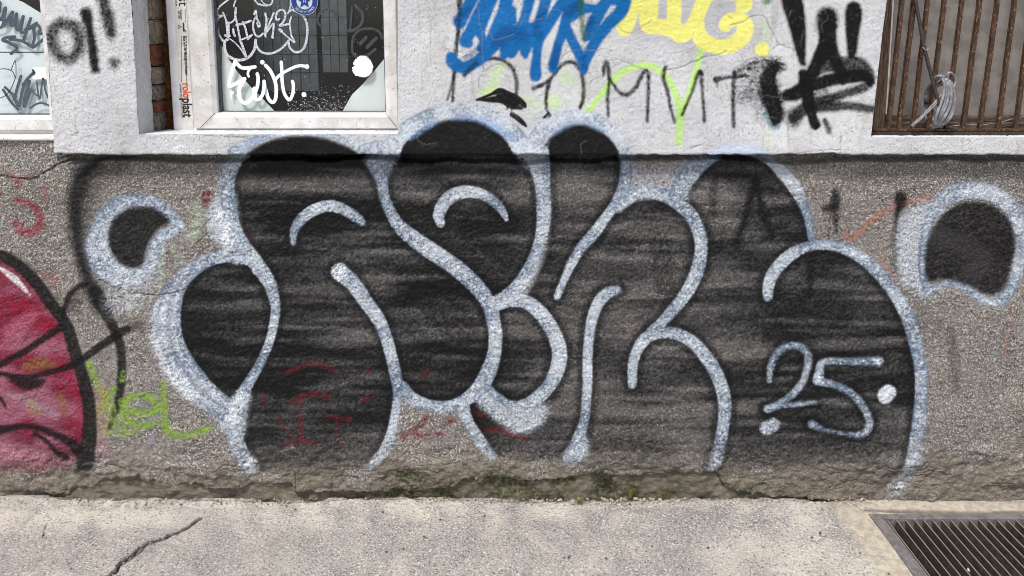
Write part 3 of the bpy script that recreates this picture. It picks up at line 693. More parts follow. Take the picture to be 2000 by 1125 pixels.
def samp(A, u, v, fill=None):
    x, y = u + OX, v + OY
    inside = (x > 1) & (x < CW - 2) & (y > 1) & (y < CH - 2)
    if fill is None: x, y = np.mod(x, CW - 2), np.mod(y, CH - 2)
    else: x, y = np.clip(x, 0, CW - 2.01), np.clip(y, 0, CH - 2.01)
    xi, yi = x.astype(int), y.astype(int)
    fx, fy = x - xi, y - yi
    if A.ndim == 3: fx, fy = fx[..., None], fy[..., None]
    r = (A[yi, xi] * (1 - fx) + A[yi, xi + 1] * fx) * (1 - fy) + (A[yi + 1, xi] * (1 - fx) + A[yi + 1, xi + 1] * fx) * fy
    if fill is not None:
        r = np.where(inside[..., None] if A.ndim == 3 else inside, r, fill)
    return r
def nearest(A, u, v):
    x, y = np.round(u + OX).astype(int), np.round(v + OY).astype(int)
    ok = (x >= 0) & (x < CW) & (y >= 0) & (y < CH)
    return np.where(ok, A[np.clip(y, 0, CH - 1), np.clip(x, 0, CW - 1)], 0)

# ------------------------------------------------------------------ wall materials
def wall_mat(name, upper, plain=False):
    m, nt, b = new_mat(name, 0.88)
    at = N(nt, 'Attribute', attribute_name='paint')
    so = N(nt, 'Attribute', attribute_name='soil')
    sep = N(nt, 'SeparateColor')
    nt.links.new(so.outputs['Color'], sep.inputs[0])
    moss, dirt, sub = sep.outputs[0], sep.outputs[1], sep.outputs[2]
    grain = so.outputs['Alpha']
    big = noise(nt, 3.5, 4, 0.6)
    fine = noise(nt, 420, 3, 0.6)
    mid = noise(nt, 90, 3, 0.6)
    if upper:
        c = mixc(nt, ramp(nt, big, 0.35, 0.7), L(211, 212, 215), L(194, 195, 198))
        c = mixc(nt, ramp(nt, noise(nt, 290, 3, 0.7), 0.54, 0.66), c, L(104, 103, 110))
        c = mixc(nt, math_(nt, 'MULTIPLY', ramp(nt, noise(nt, 9, 5, 0.7, stretch=(1, 1, .35)), 0.5, 0.72), 0.4), c, L(160, 154, 148))
        c = mixc(nt, math_(nt, 'MULTIPLY', ramp(nt, noise(nt, 34, 4, 0.65, stretch=(1, 1, .12)), 0.56, 0.74), 0.4), c, L(140, 136, 134))
        c = mixc(nt, math_(nt, 'MULTIPLY', ramp(nt, noise(nt, 45, 5, 0.75), 0.6, 0.7), 0.5), c, L(150, 147, 148))
    else:
        c = mixc(nt, ramp(nt, big, 0.35, 0.68), L(124, 119, 115), L(102, 98, 96))
        c = mixc(nt, math_(nt, 'MULTIPLY', ramp(nt, noise(nt, 16, 5, 0.7, 0.4), 0.48, 0.70), 0.6), c, L(88, 80, 74))
        c = mixc(nt, math_(nt, 'MULTIPLY', ramp(nt, noise(nt, 5, 5, 0.7, 0.6, (1, 1, .5)), 0.5, 0.66), 0.45), c, L(142, 134, 124))
        c = mixc(nt, math_(nt, 'MULTIPLY', dirt, 0.7), c, L(114, 103, 92))
        # mineral grains bedded in the render, pale and dark
        c = mixc(nt, ramp(nt, noise(nt, 250, 2, 0.55), 0.53, 0.63), c, L(196, 191, 185))
        c = mixc(nt, ramp(nt, noise(nt, 235, 2, 0.55, 0.2, (1.03, 1.1, .97)), 0.555, 0.655), c, L(54, 51, 50))
        c = mixc(nt, math_(nt, 'MULTIPLY', ramp(nt, grain, 0.66, 0.82), 0.5), c, L(196, 190, 182))
        c = mixc(nt, math_(nt, 'MULTIPLY', sub, 0.9), c, mixc(nt, ramp(nt, noise(nt, 60, 4, 0.65, stretch=(.5, 1, 1.6)), 0.4, 0.62), L(122, 112, 100), L(92, 85, 76)))
    al = at.outputs['Alpha']
    edge_ = math_(nt, 'MULTIPLY', math_(nt, 'MULTIPLY', al, math_(nt, 'SUBTRACT', 1.0, al)), 2.2)
    keep = math_(nt, 'MULTIPLY_ADD', math_(nt, 'SUBTRACT', fine, 0.5), edge_, al, clamp=True)
    pit = ramp(nt, noise(nt, 330 if upper else 270, 2, 0.6), 0.47, 0.60)
    pc = mixc(nt, math_(nt, 'MULTIPLY', pit, 0.25 if upper else 0.72), at.outputs['Color'], mixc(nt, 1.0, at.outputs['Color'], (0.22, 0.23, 0.27, 1), 'MULTIPLY'))
    if not plain: c = mixc(nt, keep, c, pc)
    if not plain: c = mixc(nt, math_(nt, 'MULTIPLY', moss, ramp(nt, noise(nt, 70, 4, 0.65), 0.36, 0.6)), c, L(62, 66, 40))
    ck = N(nt, 'Attribute', attribute_name='crack')
    if not plain: c = mixc(nt, math_(nt, 'MULTIPLY', ck.outputs['Fac'], 0.8), c, L(40, 36, 34))
    nt.links.new(c, b.inputs['Base Color'])
    b.inputs['Specular IOR Level'].default_value = 0.22
    bump(nt, b, noise(nt, 330 if upper else 230, 4, 0.7), 0.6 if upper else 0.9, 0.0014 if upper else 0.0024)
    if not plain:
        rg_ = math_(nt, 'MULTIPLY_ADD', al, -0.34, 0.9)
        nt.links.new(rg_, b.inputs['Roughness'])
    return m
M_low, M_up = wall_mat('roughcast_render', False), wall_mat('white_render', True)
M_plain = wall_mat('white_render_edge', True, True)

# ------------------------------------------------------------------ building
building = tag(empty('building'), 'graffiti covered street facade with white upper coat over grey roughcast plinth', 'building')
PIECES = {}                       # mark id -> list of (verts, quads, paint, soil, crack, material index)
def harvest(X, Y, Z, keep, U, V, soil, slot, base_name, label):
    ny, nx = X.shape
    pr = samp(PR, U, V, 0.0)
    pa = samp(PA, U, V, 0.0)
    cr_ = samp(CR, U, V, 0.0)
    pa = pa * (1 - 0.5 * np.clip(cr_, 0, 1))
    idx = np.arange(ny * nx).reshape(ny, nx)
    q = np.stack([idx[:-1, :-1], idx[:-1, 1:], idx[1:, 1:], idx[1:, :-1]], -1)
    uc = (U[:-1, :-1] + U[1:, 1:]) / 2
    vc = (V[:-1, :-1] + V[1:, 1:]) / 2
    own = nearest(OWN, uc, vc)
    V3 = np.stack([X, Y, Z], -1).reshape(-1, 3)
    pt = np.concatenate([pr, pa[..., None]], -1).reshape(-1, 4)
    so = soil.reshape(-1, 4)
    ck = cr_.reshape(-1)
    for k in np.unique(own):
        m = (own == k) & keep
        f = q[m]
        if not len(f): continue
        used, inv = np.unique(f, return_inverse=True)
        PIECES.setdefault(int(k) if k else base_name, []).append((V3[used], inv.reshape(-1, 4), pt[used], so[used], ck[used], slot))
    MARKS[base_name] = (base_name, label, 0)
def build_piece(key, parent):
    name, label, _ = MARKS[key]
    vs_, fs, ps, ss, cs, ms = [], [], [], [], [], []
    off = 0
    for v, f, p, s, c, sl_ in PIECES[key]:
        vs_.append(v); fs.append(f + off); ps.append(p); ss.append(s); cs.append(c); ms.append(np.full(len(f), sl_, np.int32))
        off += len(v)
    v, f = np.concatenate(vs_), np.concatenate(fs)
    me = bpy.data.meshes.new(name)
    me.vertices.add(len(v))
    me.vertices.foreach_set('co', v.astype(np.float32).ravel())
    me.loops.add(len(f) * 4)
    me.loops.foreach_set('vertex_index', f.astype(np.int32).ravel())
    me.polygons.add(len(f))
    me.polygons.foreach_set('loop_start', np.arange(0, len(f) * 4, 4, dtype=np.int32))
    me.polygons.foreach_set('material_index', np.concatenate(ms))
    me.polygons.foreach_set('use_smooth', np.ones(len(f), bool))
    me.update(calc_edges=True)
    a = me.attributes.new('paint', 'FLOAT_COLOR', 'POINT')
    a.data.foreach_set('color', np.concatenate(ps).astype(np.float32).ravel())
    a = me.attributes.new('soil', 'FLOAT_COLOR', 'POINT')
    a.data.foreach_set('color', np.concatenate(ss).astype(np.float32).ravel())
    a = me.attributes.new('crack', 'FLOAT', 'POINT')
    a.data.foreach_set('value', np.concatenate(cs).astype(np.float32))
    o = link(name, me, parent, [M_low, M_up])
    if label: o['label'] = label
    return o
def lines_(a, b, step, lo, hi, keys=(), far=0.06):
    d = np.arange(a, b, step)
    l1 = a - np.cumsum(far * 1.25 ** np.arange(40)); l1 = l1[l1 > lo]
    l2 = b + np.cumsum(far * 1.25 ** np.arange(40)); l2 = l2[l2 < hi]
    x = np.unique(np.concatenate([[lo], l1, d, [b], l2, [hi]]))
    for k in keys:
        x = x[np.abs(x - k) > step * 0.45]
        x = np.sort(np.append(x, k))
    return x

STEP = 0.0028
# ---- plinth
ztop = 1.262
SP = 0.0025
xs = lines_(-1.78, 1.80, SP, -6.5, 6.5)
zs = np.arange(-0.05, ztop + SP, SP)
X, Z = np.meshgrid(xs, zs)
U, V = proj(X, 0 * X, Z)
g1, g1b, g2, g3, gb = (samp(A, U, V) for A in (G1, G1b, G2, G3, GB))
rec, rec2, moss, dirt, crk, pa_ = (samp(A, U, V, 0.0) for A in (REC, REC2, MOSS, DIRT, CR, PA))
dense = ((X > -1.78) & (X < 1.80)).astype(float)
rough_low = sm((V - 820) / 110)
rec = rec * (Z > -0.04)
tt = samp(1.1 * fnoise(30, 11, 41) + 0.22 * fnoise(6, 4, 42) + 0.08 * fnoise(2, 2, 43), U, V)
flake = (np.floor(tt) + sm((tt - np.floor(tt)) / 0.06)) * sm((V - 875 - 14 * gb) / 30)
relief = dense * (0.00078 * g1 * (1 - 0.6 * rec) + (0.0007 + 0.0009 * rough_low) * g2 + 0.0030 * flake * (1 - rec)) + 0.0028 * g3
shelf = sm((317 + 2.0 * g3 + 1.5 * gb - V) / 4) * (U > 108 + 3 * gb)    # eroded joint under the overhang, cut extra deep to force a dark shadow line
relief -= 0.055 * shelf
relief -= 0.010 * rec * (1 + .3 * gb) + 0.004 * rec2 + 0.004 * crk * dense
soil = np.stack([moss, dirt, np.clip(np.maximum(rec, 0.8 * rough_low * sm((V - 860 + 30 * gb) / 70)), 0, 1), np.clip(0.5 + 0.16 * g1, 0, 1)], -1)
harvest(X, -relief, Z, np.ones((X.shape[0] - 1, X.shape[1] - 1), bool), U, V, soil, 0, 'plinth_wall', 'rough grey roughcast plinth below the white ledge')

# ---- upper wall, standing 5 cm proud of the plinth, with three openings
YF = -0.044
zl = bz_(302, YF)
Z_HEAD = 2.45
z_sill = bz_(262, YF)
z_sill2 = bz_(268, YF)
def edge_line(ua, va, ub, vb):
    (xa, za), (xb, zb) = back(ua, va, YF), back(ub, vb, YF)
    return lambda z: xa + (np.minimum(z, 1.75) - za) / (zb - za) * (xb - xa)
EL = [edge_line(87, 0, 106, 290), edge_line(257, 0, 271, 262), edge_line(777, 0, 777, 250), edge_line(1731, 0, 1701, 265)]
zn = 1.45
xl, xw0, xw1, xr = [float(e(zn)) for e in EL]
xll, xrr = -3.05, 2.55
keys = (xll, xl, xw0, xw1, xr, xrr)
xs = lines_(-1.80, 1.30, STEP, -6.5, 6.5, keys)
xs = np.sort(np.unique(np.concatenate([xs[(xs < 1.30) | (xs > 1.80)], np.arange(1.30, 1.80, STEP)])))
zs = lines_(zl + 0.004, 1.74, STEP, zl + 0.0039, 3.6, (z_sill, z_sill2, Z_HEAD))
zs = zs[zs >= zl + 0.0039]
depth = np.array([0.12, 0.08, 0.055, 0.045, 0.035, 0.025, 0.016, 0.009, 0.004, 0.0015])        # underside rows, then the front
ZR = np.concatenate([np.full(len(depth), zl), zs])
YR = np.concatenate([depth, np.zeros(len(zs))])
XN, Z = np.meshgrid(xs, ZR)
YD = np.repeat(YR[:, None], len(xs), 1)
X = XN.copy()
for r_ in range(len(ZR)):
    z = ZR[r_]
    X[r_] = np.interp(xs, [-6.5, xll, xl, xw0, xw1, xr, xrr, 6.5], [-6.5, xll, EL[0](z), EL[1](z), EL[2](z), EL[3](z), xrr, 6.5])
U, V = proj(X, YF + 0 * X, Z)
g1, g1b, g2, g3, gb = (samp(A, U, V) for A in (G1, G1b, G2, G3, GB))
crk = samp(CR, U, V, 0.0)
dense = ((X > -1.80) & (X < 1.80) & (Z < 1.74)).astype(float)
pier = sm((-0.62 - X) / 0.1)                             # rougher coat on the pier at left
front = np.clip(1 - YD / 0.004, 0, 1)
relief = front * (dense * ((0.0003 + 0.0001 * pier) * g1 + 0.00022 * g2 + 0.0005 * gb) + 0.002 * g3 - 0.0022 * crk * dense)
chip = np.interp(xs, xs, 0.0012 * np.random.default_rng(3).standard_normal(len(xs)))
chip = np.convolve(chip, np.ones(9) / 9, 'same') * 2.2
for (uc_, wc, am) in ((1548, 10, .004), (1600, 22, .005), (1632, 14, .006), (1046, 10, .003), (150, 20, .003), (1385, 8, .003), (120, 12, .005)):
    xc = bx_(uc_, YF, 300)
    chip += am * np.exp(-((xs - xc) / (wc * .0016)) ** 2)
lowrow = np.clip(1 - (Z - zl) / 0.03, 0, 1) ** 2
Zp = Z + chip[None] * lowrow
Y = YF + YD - relief - 0.0 * Z
# round the lower arris
Y += np.where(YD == 0, 0.0025 * np.clip(1 - (Z - zl) / 0.006, 0, 1) ** 2, 0)
zc = (Z[:-1, :-1] + Z[1:, 1:]) / 2
xc = (XN[:-1, :-1] + XN[1:, 1:]) / 2
hole = ((xc > xll) & (xc < xl) & (zc < Z_HEAD)) | ((xc > xw0) & (xc < xw1) & (zc > z_sill) & (zc < Z_HEAD)) | ((xc > xr) & (xc < xrr) & (zc > z_sill2) & (zc < Z_HEAD))
soil = np.stack([0 * g1, 0.1 + 0 * g1, 0 * g1, np.clip(0.5 + 0.16 * g1, 0, 1)], -1)
harvest(X, Y, Zp, ~hole, U, V, soil, 1, 'upper_wall', 'white painted upper coat overhanging the grey plinth')

objs = {}
for key in [k for k in PIECES if MARKS[k][2] == 0]: objs[key] = build_piece(key, building)
for key in [k for k in PIECES if MARKS[k][2] != 0]: objs[key] = build_piece(key, objs[MARKS[key][2]])

# ---- reveals (sides of the openings)
def sheet(name, fn, nu, nv, amp, slot, parent, label=None, keepattr=True):
    V3, Fc = [], []
    g = fnoise(1.4, 1.4, hash(name) % 97 + 3, (nv + 1 + (nv + 1) % 2, nu + 1 + (nu + 1) % 2))
    for j in range(nv + 1):
        for i in range(nu + 1):
            p, n = fn(i / nu, j / nv)
            V3.append(Vector(p) + Vector(n) * float(g[j, i]) * amp)
    for j in range(nv):
        for i in range(nu):
            a = j * (nu + 1) + i
            Fc.append((a, a + 1, a + nu + 2, a + nu + 1))
    o = mesh(name, V3, Fc, M_plain, parent)
    if label: o['label'] = label
    return o
def jamb(line, y0, y1, z0, z1, nrm):
    return lambda s, t: ((float(line(z0 + (z1 - z0) * t)), y0 + (y1 - y0) * s, z0 + (z1 - z0) * t), (nrm, 0, 0))
sheet('window_reveal', jamb(EL[1], YF, 0.055, z_sill - 0.004, 1.78, 1), 30, 150, 0.0008, 1, building, 'shaded white side of the wall beside the exposed bricks')
sheet('window_reveal', jamb(EL[1], YF, 0.055, 1.78, Z_HEAD, 1), 6, 20, 0.0008, 1, building)
sheet('window_reveal', jamb(EL[2], YF, 0.20, z_sill, Z_HEAD, -1), 10, 60, 0.0006, 1, building)
sheet('window_reveal', jamb(EL[0], YF, 0.20, zl, 1.78, -1), 40, 120, 0.0008, 1, building)
sheet('window_reveal', jamb(EL[0], YF, 0.20, 1.78, Z_HEAD, -1), 6, 20, 0.0008, 1, building)
sheet('window_reveal', jamb(EL[3], YF, 0.30, z_sill2, Z_HEAD, 1), 10, 60, 0.0006, 1, building)
for xa, xb in ((xll, xl), (xw0 - .03, xw1), (xr - .02, xrr)):
    sheet('window_head', lambda s, t, xa=xa, xb=xb: ((xa + (xb - xa) * s, YF + 0.30 * t, Z_HEAD), (0, 0, -1)), 20, 6, 0.0005, 1, building)
for xk, nn in ((xll, 1), (xrr, -1)):
    sheet('window_reveal', lambda s, t, xk=xk: ((xk, YF + 0.3 * s, zl + (Z_HEAD - zl) * t), (nn, 0, 0)), 6, 20, 0.0005, 1, building)

# ---- general materials
M_pvc = simple('white_window_plastic', (220, 220, 223), (204, 204, 207), 18, 0.38, 0.05, c3=(170, 160, 146), s3=120, t3=0.72)
M_pvcd = simple('grimy_window_plastic', (216, 215, 215), (196, 192, 187), 14, 0.5, 0.1, c3=(136, 124, 110), s3=130, t3=0.62)
M_gask = simple('grey_rubber_seal', (58, 66, 74), (84, 92, 98), 80, 0.6, 0.1)
M_film = simple('white_window_film', (238, 240, 238), (224, 229, 227), 6, 0.6, 0.1, s3=30)
M_film2 = simple('milky_window_film', (234, 240, 243), (220, 229, 233), 5, 0.6, 0.08, s3=30)
M_tape = simple('masking_tape', (168, 158, 104), (140, 130, 84), 60, 0.7, 0.1)
M_wpaint = simple('white_marker_paint', (244, 246, 248), (226, 232, 236), 120, 0.5, 0.1)
M_chrome = simple('pale_marker_paint', (214, 216, 224), (160, 164, 176), 180, 0.45, 0.1)
M_gmark = simple('grey_marker_ink', (58, 70, 82), (76, 88, 100), 110, 0.6, 0.0)
M_bmark = simple('black_marker_ink', (22, 24, 28), (36, 38, 42), 110, 0.6, 0.0)
M_dull = simple('painted_reflection_grey', (64, 68, 74), (48, 52, 58), 90, 0.7, 0.0)
M_white = simple('white_paper', (240, 240, 240), (226, 226, 228), 20, 0.7, 0.0)
M_blue = simple('blue_sticker_print', (28, 58, 140), (22, 48, 124), 40, 0.4, 0.0)
M_pale = simple('pale_sticker_print', (206, 216, 214), (190, 202, 202), 40, 0.4, 0.0)
M_ink = simple('black_print', (24, 24, 26), (34, 34, 36), 60, 0.5, 0.0)
M_orange = simple('orange_print', (222, 92, 44), (206, 78, 34), 60, 0.5, 0.0)
M_tapep = simple('printed_protective_tape', (214, 212, 206), (196, 193, 186), 30, 0.4, 0.08, c3=(164, 158, 148), s3=200, t3=0.66)
M_brick = [simple('red_brick', (132, 78, 58), (104, 62, 48), 60, 0.9, 0.9, c3=(64, 48, 40), s3=220, t3=0.56),
           simple('grey_brick', (150, 138, 122), (124, 112, 98), 50, 0.9, 0.9, c3=(84, 74, 64), s3=240, t3=0.57),
           simple('mortar', (140, 132, 122), (102, 95, 88), 90, 0.95, 1.0, c3=(50, 46, 44), s3=260, t3=0.55)]
M_foam = simple('old_brown_foam', (120, 72, 28), (74, 42, 18), 90, 0.95, 1.0, c3=(40, 24, 14), s3=240, t3=0.56)
M_rust = simple('rusty_iron', (84, 60, 42), (50, 38, 31), 90, 0.75, 0.8, 0.2, c3=(150, 106, 66), s3=200, t3=0.58, stretch=(1, 1, .35))
M_iron = simple('dark_iron', (66, 56, 50), (44, 38, 36), 60, 0.7, 0.6, 0.2, c3=(112, 92, 76), s3=200, t3=0.62)
M_wood = simple('weathered_wood', (112, 92, 74), (76, 60, 48), 40, 0.85, 0.9, c3=(52, 40, 32), s3=120, t3=0.55, stretch=(3, 3, .25))
M_woodh = simple('weathered_wood_rail', (112, 96, 82), (70, 58, 50), 40, 0.85, 0.9, c3=(48, 38, 32), s3=120, t3=0.55, stretch=(.25, 3, 3))
M_board = simple('grey_cement_board', (146, 139, 134), (124, 118, 114), 14, 0.85, 0.5, c3=(150, 140, 132), s3=340, t3=0.6)
M_cable = simple('grey_cable_sheath', (150, 150, 156), (112, 112, 118), 40, 0.5, 0.0)
M_cabled = simple('dark_cable_sheath', (62, 56, 52), (46, 42, 40), 60, 0.6, 0.1)
M_tile = simple('reflection_tile', (84, 87, 92), (68, 71, 76), 30, 0.5, 0.1, s3=60)
M_dark = simple('dark_room_paint', (44, 44, 46), (34, 34, 36), 6, 0.9, 0.1)
def glass_mat():
    m, nt, b = new_mat('window_glass', 0.02)
    tr = N(nt, 'BsdfTransparent')
    tr.inputs[0].default_value = (0.96, 0.975, 0.975, 1)
    gl = N(nt, 'BsdfGlossy')
    gl.inputs['Roughness'].default_value = 0.03
    fr = N(nt, 'LayerWeight')
    fcg = math_(nt, 'MULTIPLY_ADD', math_(nt, 'POWER', fr.outputs['Facing'], 5.0), 0.9, 0.035)
    mx = N(nt, 'MixShader')
    nt.links.new(fcg, mx.inputs[0])
    nt.links.new(tr.outputs[0], mx.inputs[1])
    nt.links.new(gl.outputs[0], mx.inputs[2])
    nt.links.new(mx.outputs[0], nt.nodes['Material Output'].inputs[0])
    return m
M_glass = glass_mat()

# ---- frames
def frame_ring(bm, x0, x1, z0, z1, wl, wr, wb, wt, y0, y1, ch=0.012):
    # mitred profile: front face, chamfer on the inner edge, inner side
    o = [(x0, z0), (x1, z0), (x1, z1), (x0, z1)]
    i1 = [(x0 + wl - ch, z0 + wb - ch), (x1 - wr + ch, z0 + wb - ch), (x1 - wr + ch, z1 - wt + ch), (x0 + wl - ch, z1 - wt + ch)]
    i2 = [(x0 + wl, z0 + wb), (x1 - wr, z0 + wb), (x1 - wr, z1 - wt), (x0 + wl, z1 - wt)]
    e = 0.003
    o2 = [(x0 + e, z0 + e), (x1 - e, z0 + e), (x1 - e, z1 - e), (x0 + e, z1 - e)]
    loops = [[(x, y1, z) for x, z in o], [(x, y0 + e, z) for x, z in o], [(x, y0, z) for x, z in o2], [(x, y0, z) for x, z in i1], [(x, y0 + ch * .6, z) for x, z in i2], [(x, y1, z) for x, z in i2]]
    Vv = [[bm.verts.new(p) for p in l] for l in loops]
    for a, b in zip(Vv[:-1], Vv[1:]):
        for k in range(4):
            bm.faces.new((a[k], a[(k + 1) % 4], b[(k + 1) % 4], b[k]))
YW = 0.08
def window(name, label, fx0, fx1, fz0, fz1, ow, sash_inset, sw, mp, mb):
    w_ = empty(name)
    w_.parent = building
    w_['label'] = label
    bm = bmesh.new()
    frame_ring(bm, fx0, fx1, fz0, fz1, *ow, YW, YW + 0.07)
    bm_obj('outer_frame', bm, mp, w_)
    sx0, sx1, sz0, sz1 = fx0 + sash_inset[0], fx1 - sash_inset[1], fz0 + sash_inset[2], fz1 - sash_inset[3]
    bm = bmesh.new()
    frame_ring(bm, sx0, sx1, sz0, sz1, *sw, YW - 0.012, YW + 0.05, 0.014)
    bm_obj('sash', bm, mb, w_)
    gx0, gx1, gz0, gz1 = sx0 + sw[0], sx1 - sw[1], sz0 + sw[2], sz1 - sw[3]
    bm = bmesh.new()
    frame_ring(bm, gx0 - .002, gx1 + .002, gz0 - .002, gz1 + .002, .009, .007, .005, .007, YW + 0.012, YW + 0.03, 0.002)
    bm_obj('glazing_seal', bm, M_gask, w_)
    box('pane', gx0, gx1, YW + 0.022, YW + 0.026, gz0, gz1, M_glass, w_)
    return w_
z_f0, z_f1 = bz_(272, YW), 2.44
X_ = lambda u: bx_(u, YW)
Zv = lambda v: bz_(v, YW)
win = window('window', 'white plastic window with scribbled dark glass beside exposed bricks', X_(331), X_(806), z_f0, z_f1, (X_(378) - X_(331), .05, .045, .05), (X_(376) - X_(331), X_(806) - X_(777), Zv(250.5) - z_f0, .04),
             (X_(421) - X_(376), X_(777) - X_(752), Zv(220) - Zv(250.5), .06), M_pvc, M_pvcd)
win2 = window('window', 'left window with milky film and grey marker tags behind the pier', -3.02, X_(150), Zv(266), z_f1, (.06, .06, .03, .05), (.05, .05, Zv(254) - Zv(266), .05), (.06, .05, Zv(225) - Zv(254), .06), M_pvc, M_pvcd)
YG = YW + 0.0215                                 # front of the glass
# sloping sills
def sill(xa, xb, z0, y0, z1, y1, name, lab):
    rr = random.Random(4)
    V3, Fc = [], []
    n = 160
    prof = [(y0 + .03, z0 - .03), (y0 + .007, z0 - .012), (y0 + 0.006, z0 - 0.003), (y0 + .008, z0), (y0 + (y1 - y0) * .35, z0 + (z1 - z0) * .4), (y0 + (y1 - y0) * .7, z0 + (z1 - z0) * .75), (y1, z1)]
    for y, z in prof:
        for i in range(n + 1):
            V3.append((xa + (xb - xa) * i / n, y + rr.gauss(0, .0006), z + rr.gauss(0, .0009)))
    for j in range(len(prof) - 1):
        for i in range(n):
            a = j * (n + 1) + i
            Fc.append((a, a + 1, a + n + 2, a + n + 1))
    o = mesh(name, V3, Fc, M_plain, building)
    o['label'] = lab
sill(xw0 - .01, xw1 + .0, z_sill, YF, z_sill - .004, YW + .01, 'window_sill', 'thin white sloping sill under the scribbled window')
sill(xr - .01, xrr, z_sill2, YF, z_sill2 - .003, 0.06, 'window_sill', 'white sill below the rusty barred opening')
o = box('window_sill', xll, xl + .004, -0.006, 0.12, ztop - .01, Zv(262) + .001, M_pvcd, building, 0.004)
o['label'] = 'white sill strip of the left window on the plinth'

# ---- ribbons of marker and paint on the glass
YSTEP = [0]
def ribbon_geo(strokes, y):
    V3, Fc = [], []
    for pts in strokes:
        S = spline([(p[0], p[1], p[2]) for p in pts], 2.5)
        if len(S) == 1: S = np.vstack([S, S + [0.3, 0, 0]])
        YSTEP[0] += 1
        yb = y - 0.00012 * (YSTEP[0] % 40)
        T = np.gradient(S[:, :2], axis=0)
        T /= np.maximum(np.hypot(T[:, 0], T[:, 1]), 1e-6)[:, None]
        Nn = np.stack([-T[:, 1], T[:, 0]], 1)
        rows = []
        r0, r1 = S[0, 2] / 2, S[-1, 2] / 2
        for a in (80, 55, 30): rows.append((S[0, :2] - T[0] * r0 * math.sin(rad(a)), Nn[0], r0 * math.cos(rad(a))))
        for i in range(len(S)): rows.append((S[i, :2], Nn[i], S[i, 2] / 2))
        for a in (30, 55, 80): rows.append((S[-1, :2] + T[-1] * r1 * math.sin(rad(a)), Nn[-1], r1 * math.cos(rad(a))))
        b0 = len(V3)
        for k, (c, n, r) in enumerate(rows):
            yy = yb - 0.0001 * k / len(rows)
            for s in (1, -1):
                x, z = back(c[0] + n[0] * r * s, c[1] + n[1] * r * s, yy)
                V3.append((x, yy, z))
        for k in range(len(rows) - 1):
            a = b0 + 2 * k
            Fc.append((a, a + 1, a + 3, a + 2))
    return V3, Fc
def ribbon(name, strokes, m, parent, y=None, label=None):
    V3, Fc = ribbon_geo(strokes, (YG if y is None else y) - 0.0004)
    o = mesh(name, V3, Fc, m, parent, smooth=False)
    if label: o['label'] = label
    return o
a_ = lambda pts, w_: [(410 + x / 8.696, y / 8.696, w_) for x, y in pts]
tagm = [a_([(310, 0), (250, 40), (160, 120), (120, 200), (140, 260), (205, 265)], 3.6), a_([(205, 268), (140, 310), (120, 400), (140, 540), (190, 650), (250, 720)], 4), a_([(300, 670), (255, 700), (250, 800), (280, 910), (360, 980), (480, 1020), (600, 1000), (700, 930), (760, 820), (775, 680)], 5.5),
        a_([(770, 700), (800, 800), (870, 880), (980, 910), (1100, 890), (1230, 810), (1335, 690)], 4.5), a_([(1335, 690), (1350, 790), (1420, 870), (1500, 885), (1590, 820), (1640, 680), (1655, 520), (1640, 380), (1580, 270), (1480, 200), (1400, 170)], 4.5), a_([(1390, 160), (1350, 200), (1320, 225)], 2.5), a_([(1370, 0), (1365, 120), (1325, 225)], 3),
        a_([(440, 0), (410, 80), (405, 110)], 3), a_([(760, 0), (830, 70), (960, 95), (1040, 70), (1065, 0)], 3.2), a_([(870, 0), (920, 60), (990, 90)], 2.4), a_([(820, 75), (860, 70)], 3),
        a_([(225, 215), (255, 290), (290, 370), (350, 385), (410, 340), (435, 250), (440, 130)], 3.6), a_([(440, 140), (430, 250), (465, 420), (500, 600), (520, 700)], 4), a_([(280, 360), (290, 480), (300, 580)], 4), a_([(320, 400), (325, 590)], 3), a_([(260, 600), (290, 605), (335, 610)], 4.5), a_([(395, 500), (405, 560), (425, 610)], 4.5),
        a_([(450, 425), (560, 400), (690, 355)], 4.5), a_([(560, 375), (600, 470), (635, 620)], 4), a_([(545, 670), (640, 630), (720, 590)], 3.4), a_([(640, 670), (715, 600)], 3), a_([(520, 700), (545, 760), (610, 950)], 5), a_([(290, 625), (420, 720), (520, 830), (600, 960)], 2.4),
        a_([(750, 240), (780, 180), (795, 290)], 3.6), a_([(790, 285), (745, 350), (735, 470), (770, 590), (840, 620), (900, 570)], 4), a_([(790, 310), (840, 390), (850, 440), (825, 460), (800, 390)], 3.4), a_([(940, 230), (960, 320), (955, 430), (935, 540), (945, 620)], 4.2), a_([(1085, 220), (1030, 350), (940, 560)], 4), a_([(940, 575), (1070, 400), (1085, 400), (1065, 620)], 4), a_([(1065, 620), (1066, 632)], 5.5),
        a_([(1180, 320), (1150, 345), (1120, 300), (1150, 200), (1230, 165), (1280, 220), (1270, 320), (1225, 400), (1180, 440), (1330, 410)], 4), a_([(1380, 290), (1355, 380), (1370, 530), (1385, 620)], 3), a_([(1180, 495), (1220, 540), (1435, 720), (1385, 610)], 3.4), a_([(1185, 500), (1215, 530)], 6)]
ribbon('marker_tag', tagm, M_chrome, win, None, 'pale outlined letters with cloud border on the dark glass')
b_ = lambda pts, w_: [(410 + x / 8.652, 100 + y / 8.652, w_) for x, y in pts]
